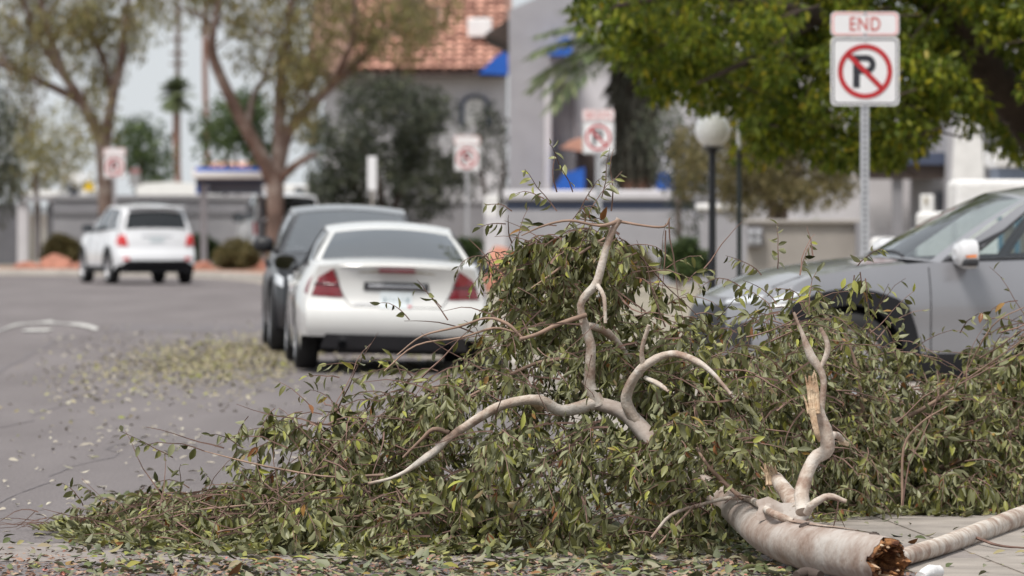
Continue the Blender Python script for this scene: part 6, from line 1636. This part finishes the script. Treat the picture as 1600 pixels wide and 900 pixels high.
# larger forked twigs in the right-hand heap
rb = Thing('leafy_bough', (wp(1480, 0, 29.6)[0], 29.6, 0.0), 'second leafy fallen bough heaped before the silver crossover door', 'fallen branch')
for pts in ([(1250, 660, 29.5, 6), (1330, 670, 29.5, 5), (1420, 650, 29.5, 4), (1500, 600, 29.5, 2), (1600, 530, 29.3, 1)], [(1300, 720, 29.6, 6), (1400, 740, 29.6, 5), (1500, 720, 29.5, 4), (1620, 650, 29.4, 2)],
            [(1350, 660, 29.5, 4), (1340, 580, 29.4, 3), (1320, 520, 29.4, 1.5)], [(1500, 600, 29.5, 1.5), (1550, 510, 29.3, 1.2), (1600, 480, 29.3, .8)],
            [(1410, 790, 28.4, 2.2), (1412, 700, 28.4, 2), (1440, 660, 28.4, 1.5), (1480, 635, 28.4, 1)]):
    branch_limb(rb, 'limb', pts, M['twiglimb'], seg=7)

def finish(t, store, twigs, n_single):
    A = {k: np.array(v) for k, v in store.items()}
    o_ = np.array(t.b); n = len(A['L'])
    # the leaves that show largest: nearest the camera and long
    score = A['pos'][:, 1] - 6.0*A['L'] + np.where(A['pos'][:, 2] < .06, .5, 0)
    idx = np.argsort(score); single, rest = idx[:n_single], idx[n_single:]
    me = leaf_mesh('leaves', A['pos'][rest]-o_, A['ax'][rest], A['nr'][rest], A['L'][rest], A['W'][rest], M['leaf'])
    t.add_mesh('leaves', me, kind='stuff')
    one = leaf_mesh('leaf', [(0, 0, 0)], [(0, 1, 0)], [(0, 0, 1)], [1], [1], M['leaf'])
    ax = norm(A['ax']); side = norm(np.cross(ax, A['nr'])); nn = np.cross(side, ax)
    for i in single:
        o = link('leaf', one, t.o); p = A['pos'][i]-o_; L, W = A['L'][i], A['W'][i]
        o.matrix_local = Matrix(((side[i][0]*W, ax[i][0]*L, nn[i][0]*L, p[0]), (side[i][1]*W, ax[i][1]*L, nn[i][1]*L, p[1]), (side[i][2]*W, ax[i][2]*L, nn[i][2]*L, p[2]), (0, 0, 0, 1)))
    t.add('twigs', twigs, M['twig'], kind='stuff')
    print('LEAVES', n)
# leaves do not sit on the bared front of the main limbs
A0 = np.array(FA['pos']) + np.array(FA['ax'])*np.array(FA['L'])[:, None]*.5
ppx = 800 + A0[:, 0]*F/A0[:, 1]; ppy = HZ + (CH-A0[:, 2])*F/A0[:, 1]
bad = np.zeros(len(A0), bool); rr = np.random.default_rng(9); luck = rr.random(len(A0)) < .97
for sx_, sy_, sY, sr in samp:
    bad |= (np.hypot(ppx-sx_, ppy-sy_) < sr + 12) & (A0[:, 1] < sY + .03)
bad &= luck
bad |= ppx < 66 + 22*np.sin(ppy*.21)
FA = {k: [v for v, b_ in zip(FA[k], bad) if not b_] for k in FA}
finish(fb, FA, TWA, 300)
finish(rb, FBk, TWB, 300)

# ------------------------------------------------------------------ shed leaves on the ground
def litter(name, label, pts, Ls, material, seed, tilt=.35, kind='fine', zoff=.008, zf=None):
    rr = np.random.default_rng(seed); n = len(pts); pts = np.asarray(pts, float)
    P = np.column_stack([pts, np.array([zf(x, y) if zf else 0 for x, y in pts]) + zoff + rr.random(n)*.012])
    an = rr.uniform(0, 2*math.pi, n); A = np.column_stack([np.cos(an), np.sin(an), rr.normal(size=n)*tilt*.5]); N_ = np.column_stack([rr.normal(size=n)*tilt, rr.normal(size=n)*tilt, np.ones(n)])
    N_[rr.random(n) < .3, 2] *= -1
    L = rr.uniform(*Ls, n)
    o = link(name, leaf_mesh(name, P, A, N_, L, L*rr.uniform(.28, .55, n), material, kind)); tag(o, label, 'leaves', kind='stuff'); return o
rr = np.random.default_rng(201)
n = 5200; Yl = rr.uniform(23.3, 27.3, n); Xl = rr.uniform(-2.6, 1.25, n)
keep = rr.random(n) < np.clip(np.interp(Xl*F/Yl+800, [-100, 60, 330, 1300], [.05, .18, .85, 1])*np.interp(Yl, [23.3, 24.6, 25.6, 27.3], [.85, .9, .9, .35]), 0, 1)
litter('fallen_leaves', 'carpet of green and dry leaves along the near edge', np.column_stack([Xl, Yl])[keep], (.035, .09), M['leaf_litter'], 1, tilt=.6)
n = 700; Yl = rr.uniform(24, 34, n); Xl = rr.uniform(.9, 3.4, n)
litter('fallen_leaves', 'sparse leaves on the concrete at lower right', np.column_stack([Xl, Yl])[rr.random(n) < .45], (.03, .08), M['leaf_litter'], 2, tilt=.4, zoff=.018)
n = 5200; a_ = rr.normal(size=(n, 2)); Pp = np.column_stack([-2.95 + .62*a_[:, 0], 59.0 + 5.5*a_[:, 1]])
Pp = Pp[(Pp[:, 0] < -2.0)]
hz0 = lambda x, y: hump(y, x)
litter('fallen_leaves', 'drift of yellow dry leaves beside the parked cars', Pp, (.025, .065), M['leaf_dry'], 3, tilt=.5, zf=hz0)
n = 1050; Yl = rr.uniform(30, 74, n); kk = np.array([kx(y) for y in Yl]); Xl = kk - .3 - 4.2*rr.random(n)**1.3
litter('fallen_leaves', 'scattered pale leaves over the asphalt', np.column_stack([Xl, Yl]), (.03, .08), M['leaf_pale'], 4, tilt=.3, zf=hz0)
n = 220; Yl = rr.uniform(27, 40, n); Xl = rr.uniform(-3.2, 0.4, n)
litter('fallen_leaves', 'pale shed leaves on the asphalt left of the bough', np.column_stack([Xl, Yl]), (.03, .075), M['leaf_pale'], 5, tilt=.3)
n = 260; Yl = rr.uniform(53, 62, n); Xl = rr.uniform(-1.9, .2, n)
litter('fallen_leaves', 'dry leaves under the white sedan', np.column_stack([Xl, Yl]), (.05, .1), M['leaf_dry'], 6, tilt=.3)

n = 5000; Yl = rr.uniform(25.6, 31, n); Xl = rr.uniform(-2.2, 2.6, n); pxl = 800 + Xl*F/Yl
k_ = (pxl > 120) & ((pxl < 1180) | (Yl > 28.8))
litter('fallen_leaves', 'leaves shed under the heap of fallen boughs', np.column_stack([Xl, Yl])[k_], (.04, .09), M['leaf_litter'], 7, tilt=.7, zoff=.014)

M['chips'] = leaf_mat('bark_chip', [(0, (0.10, 0.055, 0.04)), (0.4, (0.24, 0.13, 0.09)), (0.7, (0.34, 0.22, 0.16)), (0.93, (0.42, 0.33, 0.26)), (1, (0.5, 0.12, 0.1))], (0.25, 0.17, 0.13), .4, .85, 0)
n = 7000; Yl = rr.uniform(23.4, 26.2, n); Xl = rr.uniform(-2.7, 1.7, n)
k_ = rr.random(n) < np.interp(Yl, [23.4, 24.7, 25.3, 26.2], [1, .9, .35, .08])
litter('bark_chips', 'reddish brown bark chips and grit along the bottom edge', np.column_stack([Xl, Yl])[k_], (.012, .045), M['chips'], 8, tilt=.5, kind='rhomb')
